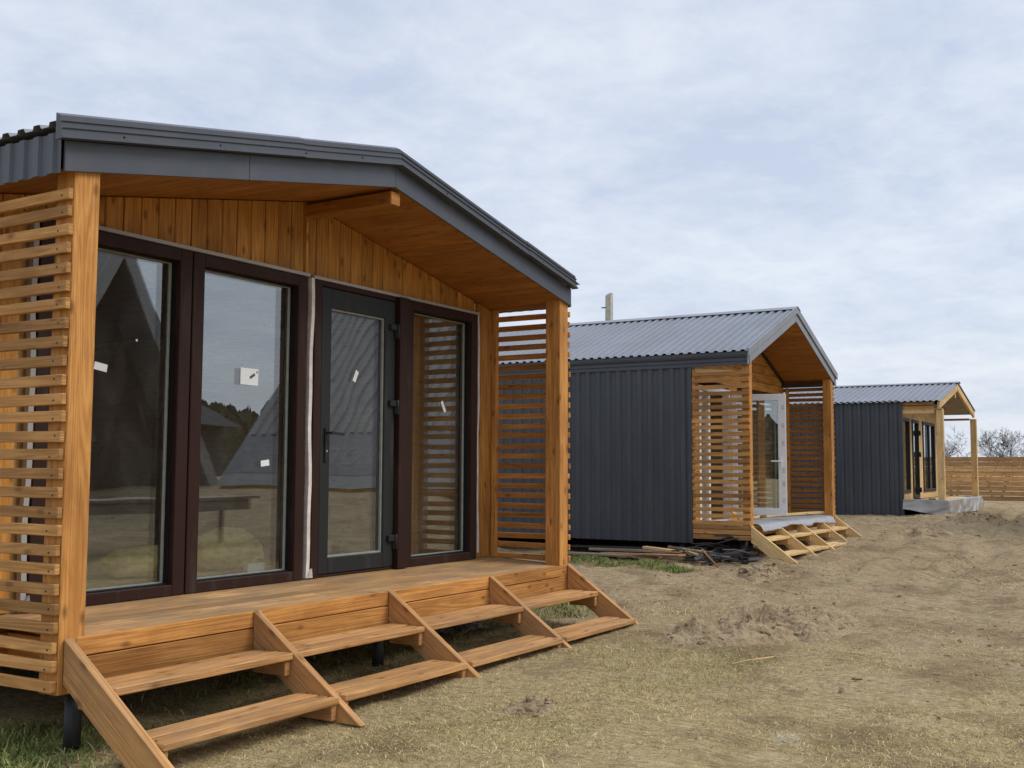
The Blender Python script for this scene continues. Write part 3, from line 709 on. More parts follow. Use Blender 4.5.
# ================================================================== CABIN TWO
def cabin_two():
    X0, X1, YF, YW, YB = 12.94, 16.72, 4.525, 5.30, 11.0
    ZD, ZB, ZE = -.665, -.895, 1.29
    XR, ZR, SL = 14.85, 2.235, .385
    top = lambda x: ZR - SL * abs(x - XR)
    sof = lambda x: top(x) - .165
    h = thing('metal_clad_cabin', 'middle cabin in dark grey ribbed sheet with tall slat screens and an open white door', 'cabin', (14.8, 4.5, -1.0), 'cabins in a row')
    m = MB(); m.sheet((X0, YW + .005, ZB), (0, 1, 0), (-1, 0, 0), (0, 0, 1), YB - YW, 1.345 - ZB, TRAP, .15, .020)
    m.build('wall_sheet', 'metal_wall', h, solid=.002); m = MB(); m.sheet((X1, YW + .005, ZB), (0, 1, 0), (1, 0, 0), (0, 0, 1), YB - YW, 1.345 - ZB, TRAP, .15, .012)
    m.build('wall_sheet', 'metal_wall', h, solid=.002)
    m = MB(); m.box(X0 - .022, X0 + .002, YW - .03, YW + .02, ZB, 1.30); m.build('corner_trim', 'metal_wall', h, bevel=.003)
    m = MB(); m.box(X0 - .005, X0 + .02, YW - .065, YW - .032, -.83, 1.27); m.build('screen_batten', 'wood', h, bevel=.003)
    for x in (X0 + .022, X1 - .14):
        m = MB(); m.box(x, x + .118, YB - .02, YB, ZB, 1.2)
    wl = MB()
    wl.box(X0 + .02, X0 + .14, YW + .09, YB, ZB, sof(X0) + .01); wl.build('side_wall', 'wood_inner', h); wl = MB(); wl.box(X1 - .14, X1 - .02, YW + .09, YB, ZB, sof(X0) + .01); wl.build('side_wall', 'wood_inner', h)
    MB().prism([(X0 + .02, YB, ZB), (X1 - .02, YB, ZB), (X1 - .02, YB, sof(X1)), (XR, YB, sof(XR)), (X0 + .02, YB, sof(X0))], (0, .14, 0)).build('back_wall', 'wood_inner', h)
    MB().box(X0 + .02, X1 - .02, YF + .03, YB, ZD - .13, ZD - .032).build('floor_frame', 'wood', h)
    m = MB()
    for i in range(5): m.box(X0 + .03, X1 - .01, YF + .02 + i * .15, YF + .167 + i * .15, ZD - .03, ZD)
    m.build('deck', 'wood_raw', h, bevel=.003)
    # posts and screens
    MB().box(X0 + .012, X0 + .11, YF, YF + .10, -.80, sof(X0 + .05) + .02).build('post', 'wood', h, bevel=.004)
    MB().box(X1 - .135, X1 - .012, YF, YF + .125, ZD - .05, sof(X1 - .06) + .02).build('post', 'wood', h, bevel=.004)
    m = slats(X0 - .016, X0 + .011, YF - .004, YW - .034, -.66, 1.27, 23, .049)
    m2 = MB(); 
    for z in (-.84, -.775, -.715): m.box(X0 - .016, X0 + .011, YF - .004, YW - .034, z, z + .055)
    m.build('slat_screen', 'wood_slat', h, bevel=.003)
    m = MB(); m.hexa((X0 + .012, YF + .11, 1.18), (.02, 0, 0), (0, .62, .06), (0, 0, .05)); m.build('brace', 'wood_raw', h)
    slats(X1 - .011, X1 + .016, YF - .004, YW - .004, ZD + .03, 1.31, 24, .050).build('slat_screen', 'wood_shaded', h, bevel=.003)  # shaded wood copy: low light inside the porch is painted in
    MB().box(X1 - .06, X1 - .013, YW - .10, YW - .05, ZD, 1.28).build('screen_batten', 'wood_dark', h, bevel=.003)
    # front wall: level boards, opening for the door on the left part
    m = MB(); z = ZD + .002; i = 0
    OX0, OX1, OZ = 13.18, 14.30, 1.10
    while z < sof(XR) - .02:
        ze = z + .125; zt = z + .131
        def span(zq): 
            d = (sof(XR) - zq) / SL; return max(X0 + .03, XR - d), min(X1 - .03, XR + d)
        a0, a1 = span(z); b0, b1 = span(ze)
        if z < OZ:
            m.box(X0 + .03, OX0, YW - .018, YW, z, ze); (m.box(OX1, 14.61, YW - .018, YW, z, ze), m.box(16.45, X1 - .03, YW - .018, YW, z, ze))
        else: m.prism([(a0, YW - .018, z), (a1, YW - .018, z), (b1, YW - .018, ze), (b0, YW - .018, ze)], (0, .018, 0), (1, 0, 0))
        z = zt
    m.build('wall_lining', 'wood_dark', h, bevel=.004)
    MB().box(X0 + .05, OX0 - .01, YW + .003, YW + .09, ZD, OZ - .02).build('wall_core', 'wood_inner', h)
    MB().box(OX1 + .01, 14.60, YW + .003, YW + .09, ZD, OZ - .02).build('wall_core', 'wood_inner', h)
    MB().box(16.46, X1 - .05, YW + .003, YW + .09, ZD, OZ - .02).build('wall_core', 'wood_inner', h)
    cs = frame_mb(OX0, OX1, ZD, OZ, .07, .05, .06, .02, YW - .03, YW + .07); cs.box(13.50, 13.56, YW - .03, YW + .07, ZD + .02, OZ - .06)
    cs.build('door_casing', 'pvc_white', h, bevel=.004)
    MB().box(OX0 + .07, 13.50, YW + .01, YW + .03, ZD + .02, OZ - .06).build('side_pane', 'glass', h)
    fixed_window(h, 14.62, 16.44, ZD + .01, OZ - .004, YW - .04, YW + .02, .07, .07, .07)
    # white glazed leaf swung open, standing out from the wall
    P0 = V3(14.27, 5.24, 0); P1 = V3(14.46, 4.55, 0); d = (P1 - P0) / np.linalg.norm(P1 - P0); nrm = V3(-d[1], d[0], 0); W = np.linalg.norm(P1 - P0)
    zb, zt = -.585, 1.035; t = .07
    def bar(a0, a1, z0, z1, off=0, th=t): return P0 + d * a0 - nrm * (th / 2) + nrm * off + V3(0, 0, z0), d * (a1 - a0), nrm * th, V3(0, 0, z1 - z0)
    m = MB(); m.hexa(*bar(0, .075, zb, zt)); m.hexa(*bar(W - .105, W, zb, zt)); m.hexa(*bar(.075, W - .105, zb, zb + .095)); m.hexa(*bar(.075, W - .105, zt - .085, zt))
    lf = m.build('door', 'pvc_white', h, bevel=.004); lf['label'] = 'white glazed door leaf swung open'
    MB().hexa(*bar(.075, W - .105, zb + .095, zt - .085, 0, .024)).build('pane', 'glass', lf)
    m = MB(); off = -.05 if nrm[0] > 0 else .05
    for s in (-.05, .05):
        m.hexa(*bar(W - .085, W - .055, .04, .19, s * .78, .012)); m.hexa(*bar(W - .20, W - .062, .125, .145, s * 1.6, .016)); m.hexa(*bar(W - .078, W - .062, .125, .145, s * 1.15, .05))
    m.build('handle', 'pvc_white', lf, bevel=.003)
    m = MB()
    for z in (.82, .58, .34, -.02, -.2, -.42):
        m = MB(); m.hexa(*bar(W - .055, W - .02, z, z + .065, -.037 if nrm[0] > 0 else .037, .002)); m.build('protective_tape', 'tape', lf)
    # roof
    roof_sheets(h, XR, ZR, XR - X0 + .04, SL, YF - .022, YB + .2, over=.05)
    m = MB(); k = math.hypot(1, SL)
    for sgn in (-1, 1):
        n = 14; half = XR - X0 + .02
        for i in range(n):
            a, b = i * half / n, (i + 1) * half / n - .004
            m.hexa((XR + sgn * a, YF - .01, sof(XR) - SL * a), (sgn * (b - a), 0, -SL * (b - a)), (0, YB - YF, 0), (0, 0, .016))
    m.build('soffit', 'wood_shaded', h, bevel=.003)
    rc = MB()
    for sgn in (-1, 1): rc.hexa((XR, YF - .045, ZR + .028), (sgn * .13, 0, -.13 * SL), (0, YB - YF, 0), (0, 0, .006))
    rc.build('ridge_cap', 'metal_trim', h)
    fa = MB(); fl = MB(); yf = YF - .018
    for sgn in (-1, 1):
        b = XR - X0 + .07
        fa.prism([(XR, yf, sof(XR) - .01), (XR + sgn * b, yf, sof(XR) - .01 - SL * b), (XR + sgn * b, yf, sof(XR) + .125 - SL * b), (XR, yf, sof(XR) + .125)], (0, .016, 0))
        b += .03
        fl.prism([(XR, yf - .018, ZR - .065), (XR + sgn * b, yf - .018, ZR - .065 - SL * b), (XR + sgn * b, yf - .018, ZR + .035 - SL * b), (XR, yf - .018, ZR + .035)], (0, .0175, 0))
    fa.build('fascia', 'metal_trim', h, bevel=.002); fl.build('verge_flashing', 'metal_trim', h, bevel=.004)
    # box eave and gutter along the sides
    for x, s in ((X0, -1), (X1, 1)):
        m = MB(); xe = x + s * .035
        prof = [(0, 1.30), (.018, 1.30), (.018, 1.345), (.03, 1.35), (.03, 1.39), (.05, 1.40), (.06, 1.43), (.06, 1.465), (0, 1.465)]
        m.prism([(x + s * .012 + s * a, YF - .02, z) for a, z in prof], (0, YB - YF, 0)); m.build('eave_trim', 'metal', h)
    # dark angle trim where soffit meets the front wall, and the beam over the right screen
    m = MB()
    for sgn in (-1, 1):
        b = XR - X0 - .14
        m.prism([(XR, YW - .045, sof(XR) - .004), (XR + sgn * b, YW - .045, sof(XR) - .004 - SL * b), (XR + sgn * b, YW - .045, sof(XR) - .05 - SL * b), (XR, YW - .045, sof(XR) - .05)], (0, .024, 0))
    m.box(X1 - .13, X1 - .03, YF + .126, YW - .02, 1.285, 1.335)
    m.build('angle_trim', 'dark_trim', h)
    stairs(h, [12.92, 13.85, 14.78, 15.71, 16.64], YF - .008, ZD + .004, 3.93, -1.10, 'wood_raw', t=.04, feet=[-1.115, -1.09, -1.065, -1.03, -.98], treads=((.20, .155), (.43, .325)), depth=.21)
    piles(h, [(13.05, 4.65), (13.05, 5.45), (13.05, 7.4), (13.05, 9.6), (16.5, 5.4), (14.8, 4.9), (16.5, 7.4)], ZD - .13, .05)
    return h
cabin_two()

def draped(name, label, cat, xa, xb, ya, yb, z, drop, mat, seed, nx=70, ny=30, amp=.02, cut=None, grp=None):
    """film lying on a porch floor and hanging over its front edge (towards -y)"""
    u = np.linspace(0, 1, nx); v = np.linspace(0, 1, ny); U, Vv = np.meshgrid(u, v, indexing='ij')
    flat = yb - ya; tot = flat + drop; S = Vv * tot
    X = xa + (xb - xa) * U; ed = drop * (.55 + .9 * (fbm(X, X * 0, 1.6, 3, seed) + .25))
    hang = np.clip((S - flat) / drop, 0, 1) * ed
    Y = np.where(S < flat, yb - S, ya - .02 - .05 * np.clip(hang / drop, 0, 1))
    wr = amp * (fbm(X * 1.0, S * 3, 2.4, 4, seed + 3) * 2)
    fold = .5 * amp * np.sin(X * 13 + 4 * fbm(X, S, 1.5, 2, seed + 8) + S * 3)
    Z = np.where(S < flat, z + .006 + np.abs(wr) + .004, z + .006 - hang)
    Y = Y + np.where(S >= flat, -np.abs(wr) * 1.5 - np.abs(fold) * 2, 0)
    i, j = np.meshgrid(np.arange(nx - 1), np.arange(ny - 1), indexing='ij')
    q = np.stack([i * ny + j, (i + 1) * ny + j, (i + 1) * ny + j + 1, i * ny + j + 1], -1).reshape(-1, 4)
    o = mesh_np(name, np.stack([X, Y, Z], -1).reshape(-1, 3), q, mat); recentre(o)
    md = o.modifiers.new('thickness', 'SOLIDIFY'); md.thickness = .002
    return tag(o, label, cat, grp)
draped('plastic_sheet', 'smooth grey plastic sheet laid over the deck above the light wooden steps', 'plastic sheet', 13.12, 16.35, 4.49, 5.0, -.66, .10, 'plastic_grey', 4, amp=.009)
for (a, b, lab) in (((15.0, 5.06, -.625), (16.6, 4.70, -.61), 'light plank lying on the middle cabin deck against the right screen'), ((14.75, 5.17, -.64), (16.3, 5.12, -.638), 'short light plank along the wall of the middle cabin behind the grey sheet')):
    m = MB(); m.beam(a, b, .10, .03); tag(recentre(m.build('plank', 'wood_raw', None, bevel=.003)), lab, 'plank')
# pole resting behind the left screen
m = MB(); m.beam((13.10, 4.70, -.60), (13.55, 5.0, -.50), .05, .02); tag(recentre(m.build('lath', 'wood_raw', None, bevel=.002)), 'pale lath leaning behind the bottom of the left slat screen of the middle cabin', 'lath')

# scrap under cabin two
SCR = [((12.35, 6.9), (12.2, 5.4), .16, .025, 'wood_scrap', 'long grey weathered board lying flat under the middle cabin wall'),
       ((12.55, 6.3), (12.05, 5.25), .14, .022, 'wood_red', 'reddish board nearest the lawn beside the middle cabin'),
       ((12.30, 5.95), (11.95, 5.0), .12, .02, 'wood_red', 'short reddish offcut on top of the scrap boards'),
       ((12.75, 6.6), (12.35, 5.1), .10, .03, 'wood_scrap', 'grey batten in the middle of the scrap boards'),
       ((12.95, 7.2), (12.6, 5.6), .12, .025, 'black', 'dark board deep under the middle cabin wall'),
       ((12.55, 5.75), (12.25, 4.9), .09, .03, 'wood_raw', 'pale narrow offcut lying across the grey scrap boards'),
       ((12.75, 5.5), (12.15, 4.75), .08, .02, 'wood_scrap', 'grey offcut beside the black offcut pile')]
for k, (a, b, w, t, mat, lab) in enumerate(SCR):
    z = .03 + .018 * k; m = MB(); m.beam((a[0], a[1], g(*a) + z), (b[0], b[1], g(*b) + z + random.uniform(0, .03)), w, t)
    tag(recentre(m.build('board_scrap', mat, None, bevel=.003)), lab, 'board')
for k in range(46):
    x = random.uniform(12.1, 12.95); y = random.uniform(4.45, 5.15); a = random.gauss(2.25, .55); ln = random.uniform(.2, .6); h = random.uniform(.03, .30) * (1 - abs(y - 4.75) / .7)
    dx, dy = math.cos(a) * ln / 2, math.sin(a) * ln / 2; tz = random.uniform(-.06, .06); z = g(x, y) + max(h, .02)
    w = random.uniform(.02, .06); m = MB(); sag = random.uniform(-.03, .04)
    p = [(x - dx, y - dy, z - tz), (x, y, z + sag), (x + dx, y + dy, z + tz)]
    side = (random.uniform(-.5, .5), random.uniform(-.5, .5), 1)
    m.beam(p[0], p[1], w, .006, side); m.beam(p[1], p[2], w, .006, side)
    tag(recentre(m.build('offcut_strip', random.choice(['plastic_black', 'plastic_black', 'plastic_black', 'metal_wall']))), 'thin dark offcut strip in the tangled pile under the corner of the middle cabin', 'offcut', 'dark offcut strips piled under the middle cabin')
m = MB(); m.tube([(11.9, 4.55, g(11.9, 4.55) + .02), (12.0, 4.72, g(12, 4.72) + .12), (12.05, 4.8, g(12.05, 4.8) + .20)], .010, 6)
tag(recentre(m.build('rusty_rod', 'wood_red')), 'thin reddish rod standing out of the black offcuts', 'rod')

# ================================================================== CABIN THREE
def cabin_three():
    X0, X1, YF, YW, YB = 21.7, 25.66, 3.835, 4.60, 9.6
    ZD, ZB = -.53, -.85
    XR, ZR, SL = 23.65, 1.80, .235
    top = lambda x: ZR - SL * abs(x - XR)
    h = thing('unfinished_cabin', 'farthest cabin with raw yellow timber porch frame still uncovered', 'cabin', (23.7, 3.9, -.8), 'cabins in a row')
    for x, s in ((X0, -1), (X1, 1)):
        m = MB(); m.sheet((x, YW, ZB), (0, 1, 0), (s, 0, 0), (0, 0, 1), YB - YW, 1.345 - ZB, TRAP, .17, .024); m.build('wall_sheet', 'metal_wall', h, solid=.002)
    MB().box(X0 - .018, X0 + .004, YW - .03, YW + .004, ZB, 1.33).build('corner_trim', 'metal_wall', h)
    wl = MB(); wl.box(X0 + .02, X0 + .16, YW + .1, YB, ZB, 1.3); wl.build('side_wall', 'wood_inner', h); wl = MB(); wl.box(X1 - .16, X1 - .02, YW + .1, YB, ZB, 1.3); wl.build('side_wall', 'wood_inner', h)
    MB().prism([(X0, YB, ZB), (X1, YB, ZB), (X1, YB, 1.3), (XR, YB, ZR - .08), (X0, YB, 1.3)], (0, .14, 0)).build('back_wall', 'wood_inner', h)
    m = MB(); m.box(X0 + .02, X1 - .02, YF + .05, YB, ZD - .16, ZD - .03); m.build('floor_frame', 'wood_raw', h)
    m = MB()
    for i in range(5): m.box(X0 + .01, X1 - .01, YF + .01 + i * .135, YF + .14 + i * .135, ZD - .03, ZD)
    m.build('deck', 'wood_raw', h, bevel=.003)
    for x in (X0 + .01, X1 - .135): MB().box(x, x + .12, YF + .01, YF + .13, ZD + .002, 1.165 if x < XR else 1.15).build('post', 'wood_raw', h, bevel=.004)
    # plates over the left opening: a broad plywood band and a lighter rail under it
    m = MB(); m.box(X0 + .02, X0 + .06, YF + .16, YW - .01, 1.19, 1.32); m.build('plywood_band', 'wood_fence', h)
    m = MB(); m.box(X0 + .01, X0 + .15, YF + .02, YW - .005, 1.168, 1.188); m.box(X0 + .005, X0 + .06, YF + .16, YW - .01, 1.10, 1.166); m.build('rail', 'wood_raw', h, bevel=.003)
    m = MB(); m.box(X1 - .12, X1 - .06, YF + .146, YW - .01, 1.12, 1.165); m.build('tie_beam', 'wood_fence', h, bevel=.003)
    # bargeboards, ridge stub, dull ceiling, sheet roof
    m = MB()
    for sgn in (-1, 1):
        b = XR - X0 + .04
        m.prism([(XR, YF + .05, ZR - .02), (XR + sgn * b, YF + .05, ZR - .02 - SL * b), (XR + sgn * b, YF + .05, ZR - .155 - SL * b), (XR, YF + .05, ZR - .155)], (0, .045, 0))
    m.build('bargeboard', 'wood_raw', h, bevel=.004)
    m = MB(); m.box(XR - .07, XR + .07, YF + .10, YW, ZR - .30, ZR - .16); m.build('ridge_beam', 'wood_raw', h)
    m = MB()
    for sgn in (-1, 1):
        b = XR - X0 - .02
        m.hexa((XR, YF + .10, ZR - .10), (sgn * b, 0, -SL * b), (0, YB - YF, 0), (0, 0, .014))
    m.build('soffit', 'soffit2', h)
    roof_sheets(h, XR, ZR, XR - X0 + .05, SL, YF + .03, YB + .2, over=.03)
    rc = MB()
    for sgn in (-1, 1): rc.hexa((XR, YF + .015, ZR + .026), (sgn * .14, 0, -.14 * SL), (0, YB - YF, 0), (0, 0, .006))
    rc.build('ridge_cap', 'metal_trim', h)
    m = MB()
    for x, s in ((X0, -1), (X1, 1)): m.box(min(x, x - s * .03), max(x, x - s * .03), YW, YB, 1.30, 1.36)
    m.build('eave_board', 'dark_trim', h)
    # front wall with three tall openings
    ops = [(X0 + .03, X0 + .70), (X0 + .95, X0 + 1.55), (X0 + 1.96, X0 + 3.22)]; zt, zb = 1.04, ZD + .12
    m = MB(); edges = [X0 + .02] + [e for o in ops for e in o] + [X1 - .02]
    for a, b in zip(edges[0::2], edges[1::2]): m.box(a, b, YW, YW + .09, ZD, zt)
    for i, (a, b) in enumerate(ops):
        if i != 1: m.box(a, b, YW, YW + .09, ZD, zb)
    m.prism([(X0 + .02, YW, zt), (X1 - .02, YW, zt), (X1 - .02, YW, top(X1) - .115), (XR, YW, ZR - .115), (X0 + .02, YW, top(X0) - .115)], (0, .09, 0), (1, 0, 0))
    m.build('front_wall', 'wood_raw', h)
    for i, (a, b) in enumerate(ops):
        lo = ZD + .01 if i == 1 else zb
        w = frame_mb(a + .004, b - .004, lo + .004, zt - .004, .06, .06, .06, .06, YW - .02, YW + .06).build('door' if i == 1 else 'window', 'pvc_dark', h, bevel=.003)
        MB().box(a + .064, b - .064, YW + .02, YW + .044, lo + .064, zt - .064).build('pane', 'glass', w)
        if i == 2: MB().box((a + b) / 2 - .04, (a + b) / 2 + .04, YW - .022, YW + .018, lo + .066, zt - .066).build('mullion', 'pvc_dark', w)
        if i == 1:
            for z in (.78, .35, -.36): MB().tube([(b - .02, YW - .035, z - .05), (b - .02, YW - .035, z + .05)], .022, 8).build('hinge', 'black', w)
    piles(h, [(X0 + .2, YF + .3), (XR, YF + .3), (X1 - .2, YF + .2), (X0 + .2, 6.5), (X1 - .2, 6.5)], ZD - .16, .05)
cabin_three()
def corner_drape():
    """cloudy film wrapped round the near corner of the porch: a strip on the deck, the rest hanging in loose folds"""
    path = [(21.675, 4.585), (21.675, 3.845), (21.70, 3.80), (21.76, 3.79), (25.55, 3.79), (25.72, 3.83), (25.75, 4.2)]
    seg = np.array(path); ln = np.concatenate([[0], np.cumsum(np.hypot(*np.diff(seg, axis=0).T))]); tot = ln[-1]
    n, k = 240, 30; S = np.linspace(0, tot, n); px, py = np.interp(S, ln, seg[:, 0]), np.interp(S, ln, seg[:, 1])
    tx, ty = np.gradient(px), np.gradient(py); q = np.hypot(tx, ty); nx, ny = ty / q, -tx / q
    for _ in range(6): nx = np.convolve(np.pad(nx, 2, 'edge'), np.ones(5) / 5, 'valid'); ny = np.convolve(np.pad(ny, 2, 'edge'), np.ones(5) / 5, 'valid')
    s0 = np.sign(nx[10]) if abs(nx[10]) > .5 else 1
    if nx[10] > 0: nx, ny = -nx, -ny
    v = np.linspace(-.14, .33, k); Sg, Vg = np.meshgrid(S, v, indexing='ij')
    hang = np.clip(Vg, 0, 1); low = .80 + .55 * fbm(Sg, Sg * 0, .9, 2, 61)
    fold = (fbm(Sg, Vg * 1.2, 1.8, 2, 62) * .20 + fbm(Sg + Vg * 2.0, Vg * .5, 3.4, 2, 66) * .09 + .05) * (.25 + 1.6 * hang)
    out = np.where(Vg < 0, Vg, .012 + np.maximum(fold, -.005) + .05 * hang)
    X = px[:, None] + nx[:, None] * out; Y = py[:, None] + ny[:, None] * out
    Z = np.where(Vg < 0, -.522 + .025 * np.abs(fbm(Sg, Vg * 6, 3, 3, 63)), -.515 - hang * low)
    i, j = np.meshgrid(np.arange(n - 1), np.arange(k - 1), indexing='ij')
    qd = np.stack([i * k + j, (i + 1) * k + j, (i + 1) * k + j + 1, i * k + j + 1], -1).reshape(-1, 4)
    o = mesh_np('plastic_sheet', np.stack([X, Y, Z], -1).reshape(-1, 3), qd, 'plastic_film'); recentre(o)
    tag(o, 'wrinkled cloudy plastic sheet hanging in folds over the deck edge of the farthest cabin', 'plastic sheet')
corner_drape()
for i, (x, y) in enumerate(((21.85, 4.3), (21.9, 4.05))):
    m = MB(); m.box(x, x + .09, y, y + .12, -.528, -.50); tag(recentre(m.build('offcut_block', 'black', None, bevel=.004)), ['small dark block on the farthest porch floor by the door', 'small dark block on the farthest porch floor at the near post'][i], 'block')

# ================================================================== fence, pole, bare trees
def fence():
    x = 36.0; y0, y1 = -9.0, 16.0
    h = thing('board_fence', 'long low fence of horizontal brown boards beyond the cabins', 'fence', (x, 3.5, -.95))
    m = MB(); 
    y = y0
    while y < y1:
        ln = 3.1
        for i in range(9):
            z = -.86 + i * .148; gap = 0 if i != 6 else .02
            m.box(x, x + .025, y + .01, min(y + ln, y1) - .01, z + gap + random.uniform(-.006, .006), z + .138 + random.uniform(-.006, .004))
        y += ln
    m.build('boards', 'wood_fence', h)
    y = y0
    while y < y1 + .1:
        MB().box(x + .03, x + .12, y - .05, y + .05, -1.2, .44).build('post', 'wood_fence', h); y += 3.1
    m = MB(); m.box(x - .03, x - .001, y0, y1, .02, .09); m.build('rail', 'wood_raw', h)
fence()
def pole():
    h = thing('utility_pole', 'bare concrete utility pole top rising behind the middle cabin roof', 'pole', (45, 22.35, g(45, 22.35)))
    m = MB(); z0 = g(45, 22.35) - .3; a, b = .20, .135
    m.piece([(45 - a, 22.35 - a, z0), (45 + a, 22.35 - a, z0), (45 + a, 22.35 + a, z0), (45 - a, 22.35 + a, z0), (45 - b, 22.35 - b, 8.15), (45 + b, 22.35 - b, 8.15), (45 + b, 22.35 + b, 8.02), (45 - b, 22.35 + b, 8.02)],
            [(3, 2, 1, 0), (4, 5, 6, 7), (0, 1, 5, 4), (1, 2, 6, 5), (2, 3, 7, 6), (3, 0, 4, 7)], (0, 0, 1))
    m.build('shaft', 'concrete', h, bevel=.02)
    m = MB(); m.tube([(44.85, 22.45, 7.45), (44.75, 22.62, 7.45), (44.75, 22.62, 7.52)], .03, 6); m.build('bracket', 'black', h)
pole()
def bare_tree(label, x, y, height, seed, stems=3):
    rnd = random.Random(seed); z0 = g(x, y) - .1
    h = thing('bare_tree', label, 'tree', (x, y, z0), 'bare trees beyond the fence'); tr = MB(); cr = MB()
    def grow(p, d, ln, r, lvl):
        pts = [p]; rr = [r]; q = V3(p); dd = V3(d)
        for k in range(4):
            dd = dd + V3(rnd.gauss(0, .14), rnd.gauss(0, .14), rnd.gauss(.05, .08)); dd /= np.linalg.norm(dd)
            q = q + dd * ln / 4; pts.append(q); rr.append(r * (1 - .14 * (k + 1)))
            if lvl < 5 and k >= 1:
                for _ in range(2 if lvl == 1 else 1):
                    a = V3(rnd.gauss(0, 1), rnd.gauss(0, 1), rnd.gauss(.15, .6)); a -= dd * (a @ dd); a /= np.linalg.norm(a) + 1e-6
                    nd = dd * .75 + a * rnd.uniform(.5, .9); nd /= np.linalg.norm(nd)
                    grow(q, nd, ln * rnd.uniform(.5, .68), max(rr[-1] * .6, .005), lvl + 1)
        (tr if lvl < 2 else cr).tube(pts, rr, 6 if lvl < 2 else 3, False)
    for s in range(stems):
        a = rnd.uniform(0, 6.28); grow((x + .15 * math.cos(a), y + .15 * math.sin(a), z0), V3(.35 * math.cos(a), .35 * math.sin(a), 1), height * rnd.uniform(.5, .62), .045 * height / 2.5, 0)
    tr.build('trunk', 'bark', h); cr.build('crown', 'bark', h)
bare_tree('largest bare leafless tree at the right, branching above the fence', 44.0, 6.0, 2.4, 5, 4)
bare_tree('small bare tree seen between the raw porch posts over the fence', 45.0, 7.65, 2.2, 9, 3)
bare_tree('thin bare shrub beyond the fence close to the left raw post', 46.0, 8.6, 2.0, 13, 2)
bare_tree('bare leafless tree beyond the fence farthest to the right', 44.0, 3.6, 2.3, 21, 4)

# ================================================================== buildings opposite (seen mirrored in the glazing)
def a_frame_side():
    x, ya, yb, z0 = 17.0, -7.9, .2, -.36
    h = thing('a_frame_house', 'grey A-frame house opposite the cabins with printed underlay on its steep roof', 'house', (20, -4, -1.0))
    run, ht = 4.0, 4.84
    poly = [(x, z0), (x + run, z0 + ht), (x + 2 * run, z0)]
    m = MB(); m.prism([(px, ya, pz) for px, pz in poly], (0, yb - ya, 0)); m.build('roof', 'felt', h)
    sl = ht / run; k = math.hypot(1, sl); nd = V3(-sl / k, 0, 1 / k); up = V3(1 / k, 0, sl / k)
    b = MB(); b.hexa(V3(x, ya + .02, z0) + up * .35 + nd * .004, (0, yb - ya - .04, 0), up * 1.1, nd * .004); bd = b.build('underlay_band', 'felt_blue', h)
    for word, y in (('ACTON', -5.0), ('EPA', -2.9), ('ACTON', -1.6)):
        cu = bpy.data.curves.new('lettering', 'FONT'); cu.body = word; cu.size = .62; cu.extrude = .002; cu.align_x = 'CENTER'
        tmp = bpy.data.objects.new('tmp', cu); COL.objects.link(tmp); dg = bpy.context.evaluated_depsgraph_get(); me = bpy.data.meshes.new_from_object(tmp.evaluated_get(dg)); bpy.data.objects.remove(tmp)
        o = bpy.data.objects.new('lettering', me); COL.objects.link(o); me.materials.clear(); me.materials.append(M['felt'])
        c = V3(x, y, z0) + up * .62 + nd * .012; e = V3(0, 1, 0)
        o.parent = h; o.matrix_local = Matrix(((e[0], up[0], nd[0], c[0] - 20), (e[1], up[1], nd[1], c[1] + 4), (e[2], up[2], nd[2], c[2] + 1.0), (0, 0, 0, 1)))
    m = MB(); m.sheet(V3(x, ya + .03, z0) + up * 1.47, (0, 1, 0), nd, up, yb - ya - .06, 4.7, TRAP, .30, .03); m.build('roof_sheet', 'felt', h, solid=.003)
    m = MB(); m.box(x + .05, x + 2 * run - .05, ya + .1, yb - .1, z0 - .14, z0 - .003); m.build('floor_frame', 'wood', h)
    for yy in np.linspace(ya + .3, yb - .3, 4):
        for xx in (x + .4, x + run, x + 2 * run - .4): MB().tube([(xx, yy, g(xx, yy) - .1), (xx, yy, z0 - .14)], .06, 8).build('pile', 'black', h)
a_frame_side()
def a_frame_gable():
    xr, y, z0, zt, hw = 16.0, -9.9, -.5, 5.05, 2.75
    h = thing('a_frame_house', 'dark A-frame house with pale verge boards farther along the opposite row', 'house', (xr, y, -1.1))
    m = MB(); m.prism([(xr - hw, y - 6, z0), (xr + hw, y - 6, z0), (xr, y - 6, zt)], (0, 5.0, 0)); m.build('gable_wall', 'soot', h)
    m = MB()
    for s in (-1, 1): m.prism([(xr, y, zt + .3), (xr + s * (hw + .35), y, z0 - .1), (xr + s * (hw + .05), y, z0 - .1), (xr, y, zt - .35)], (0, -6.3, 0))
    m.build('roof', 'felt', h)
    m = MB()
    for s in (-1, 1): m.prism([(xr, y + .004, zt + .3), (xr + s * (hw + .35), y + .004, z0 - .1), (xr + s * (hw + .02), y + .004, z0 - .1), (xr, y + .004, zt - .38)], (0, .03, 0))
    m.build('verge_board', 'galv', h)
    m = MB(); m.box(xr - hw - .2, xr + hw + .2, y - 1, y + 1.0, z0 - .2, z0 - .05); m.build('porch', 'wood_scrap', h)
    m = MB(); m.prism([(xr - 1.1, y - .99, z0 + 1.1), (xr + .3, y - .99, z0 + 1.1), (xr - 1.0, y - .99, z0 + 3.2)], (0, .02, 0)); m.build('pane', 'glass', h)
    for sx in (-1, 1): MB().box(xr + sx * 2.2 - .1, xr + sx * 2.2 + .1, y + .6, y + .8, -1.5, z0 - .2).build('pile', 'black', h)
a_frame_gable()
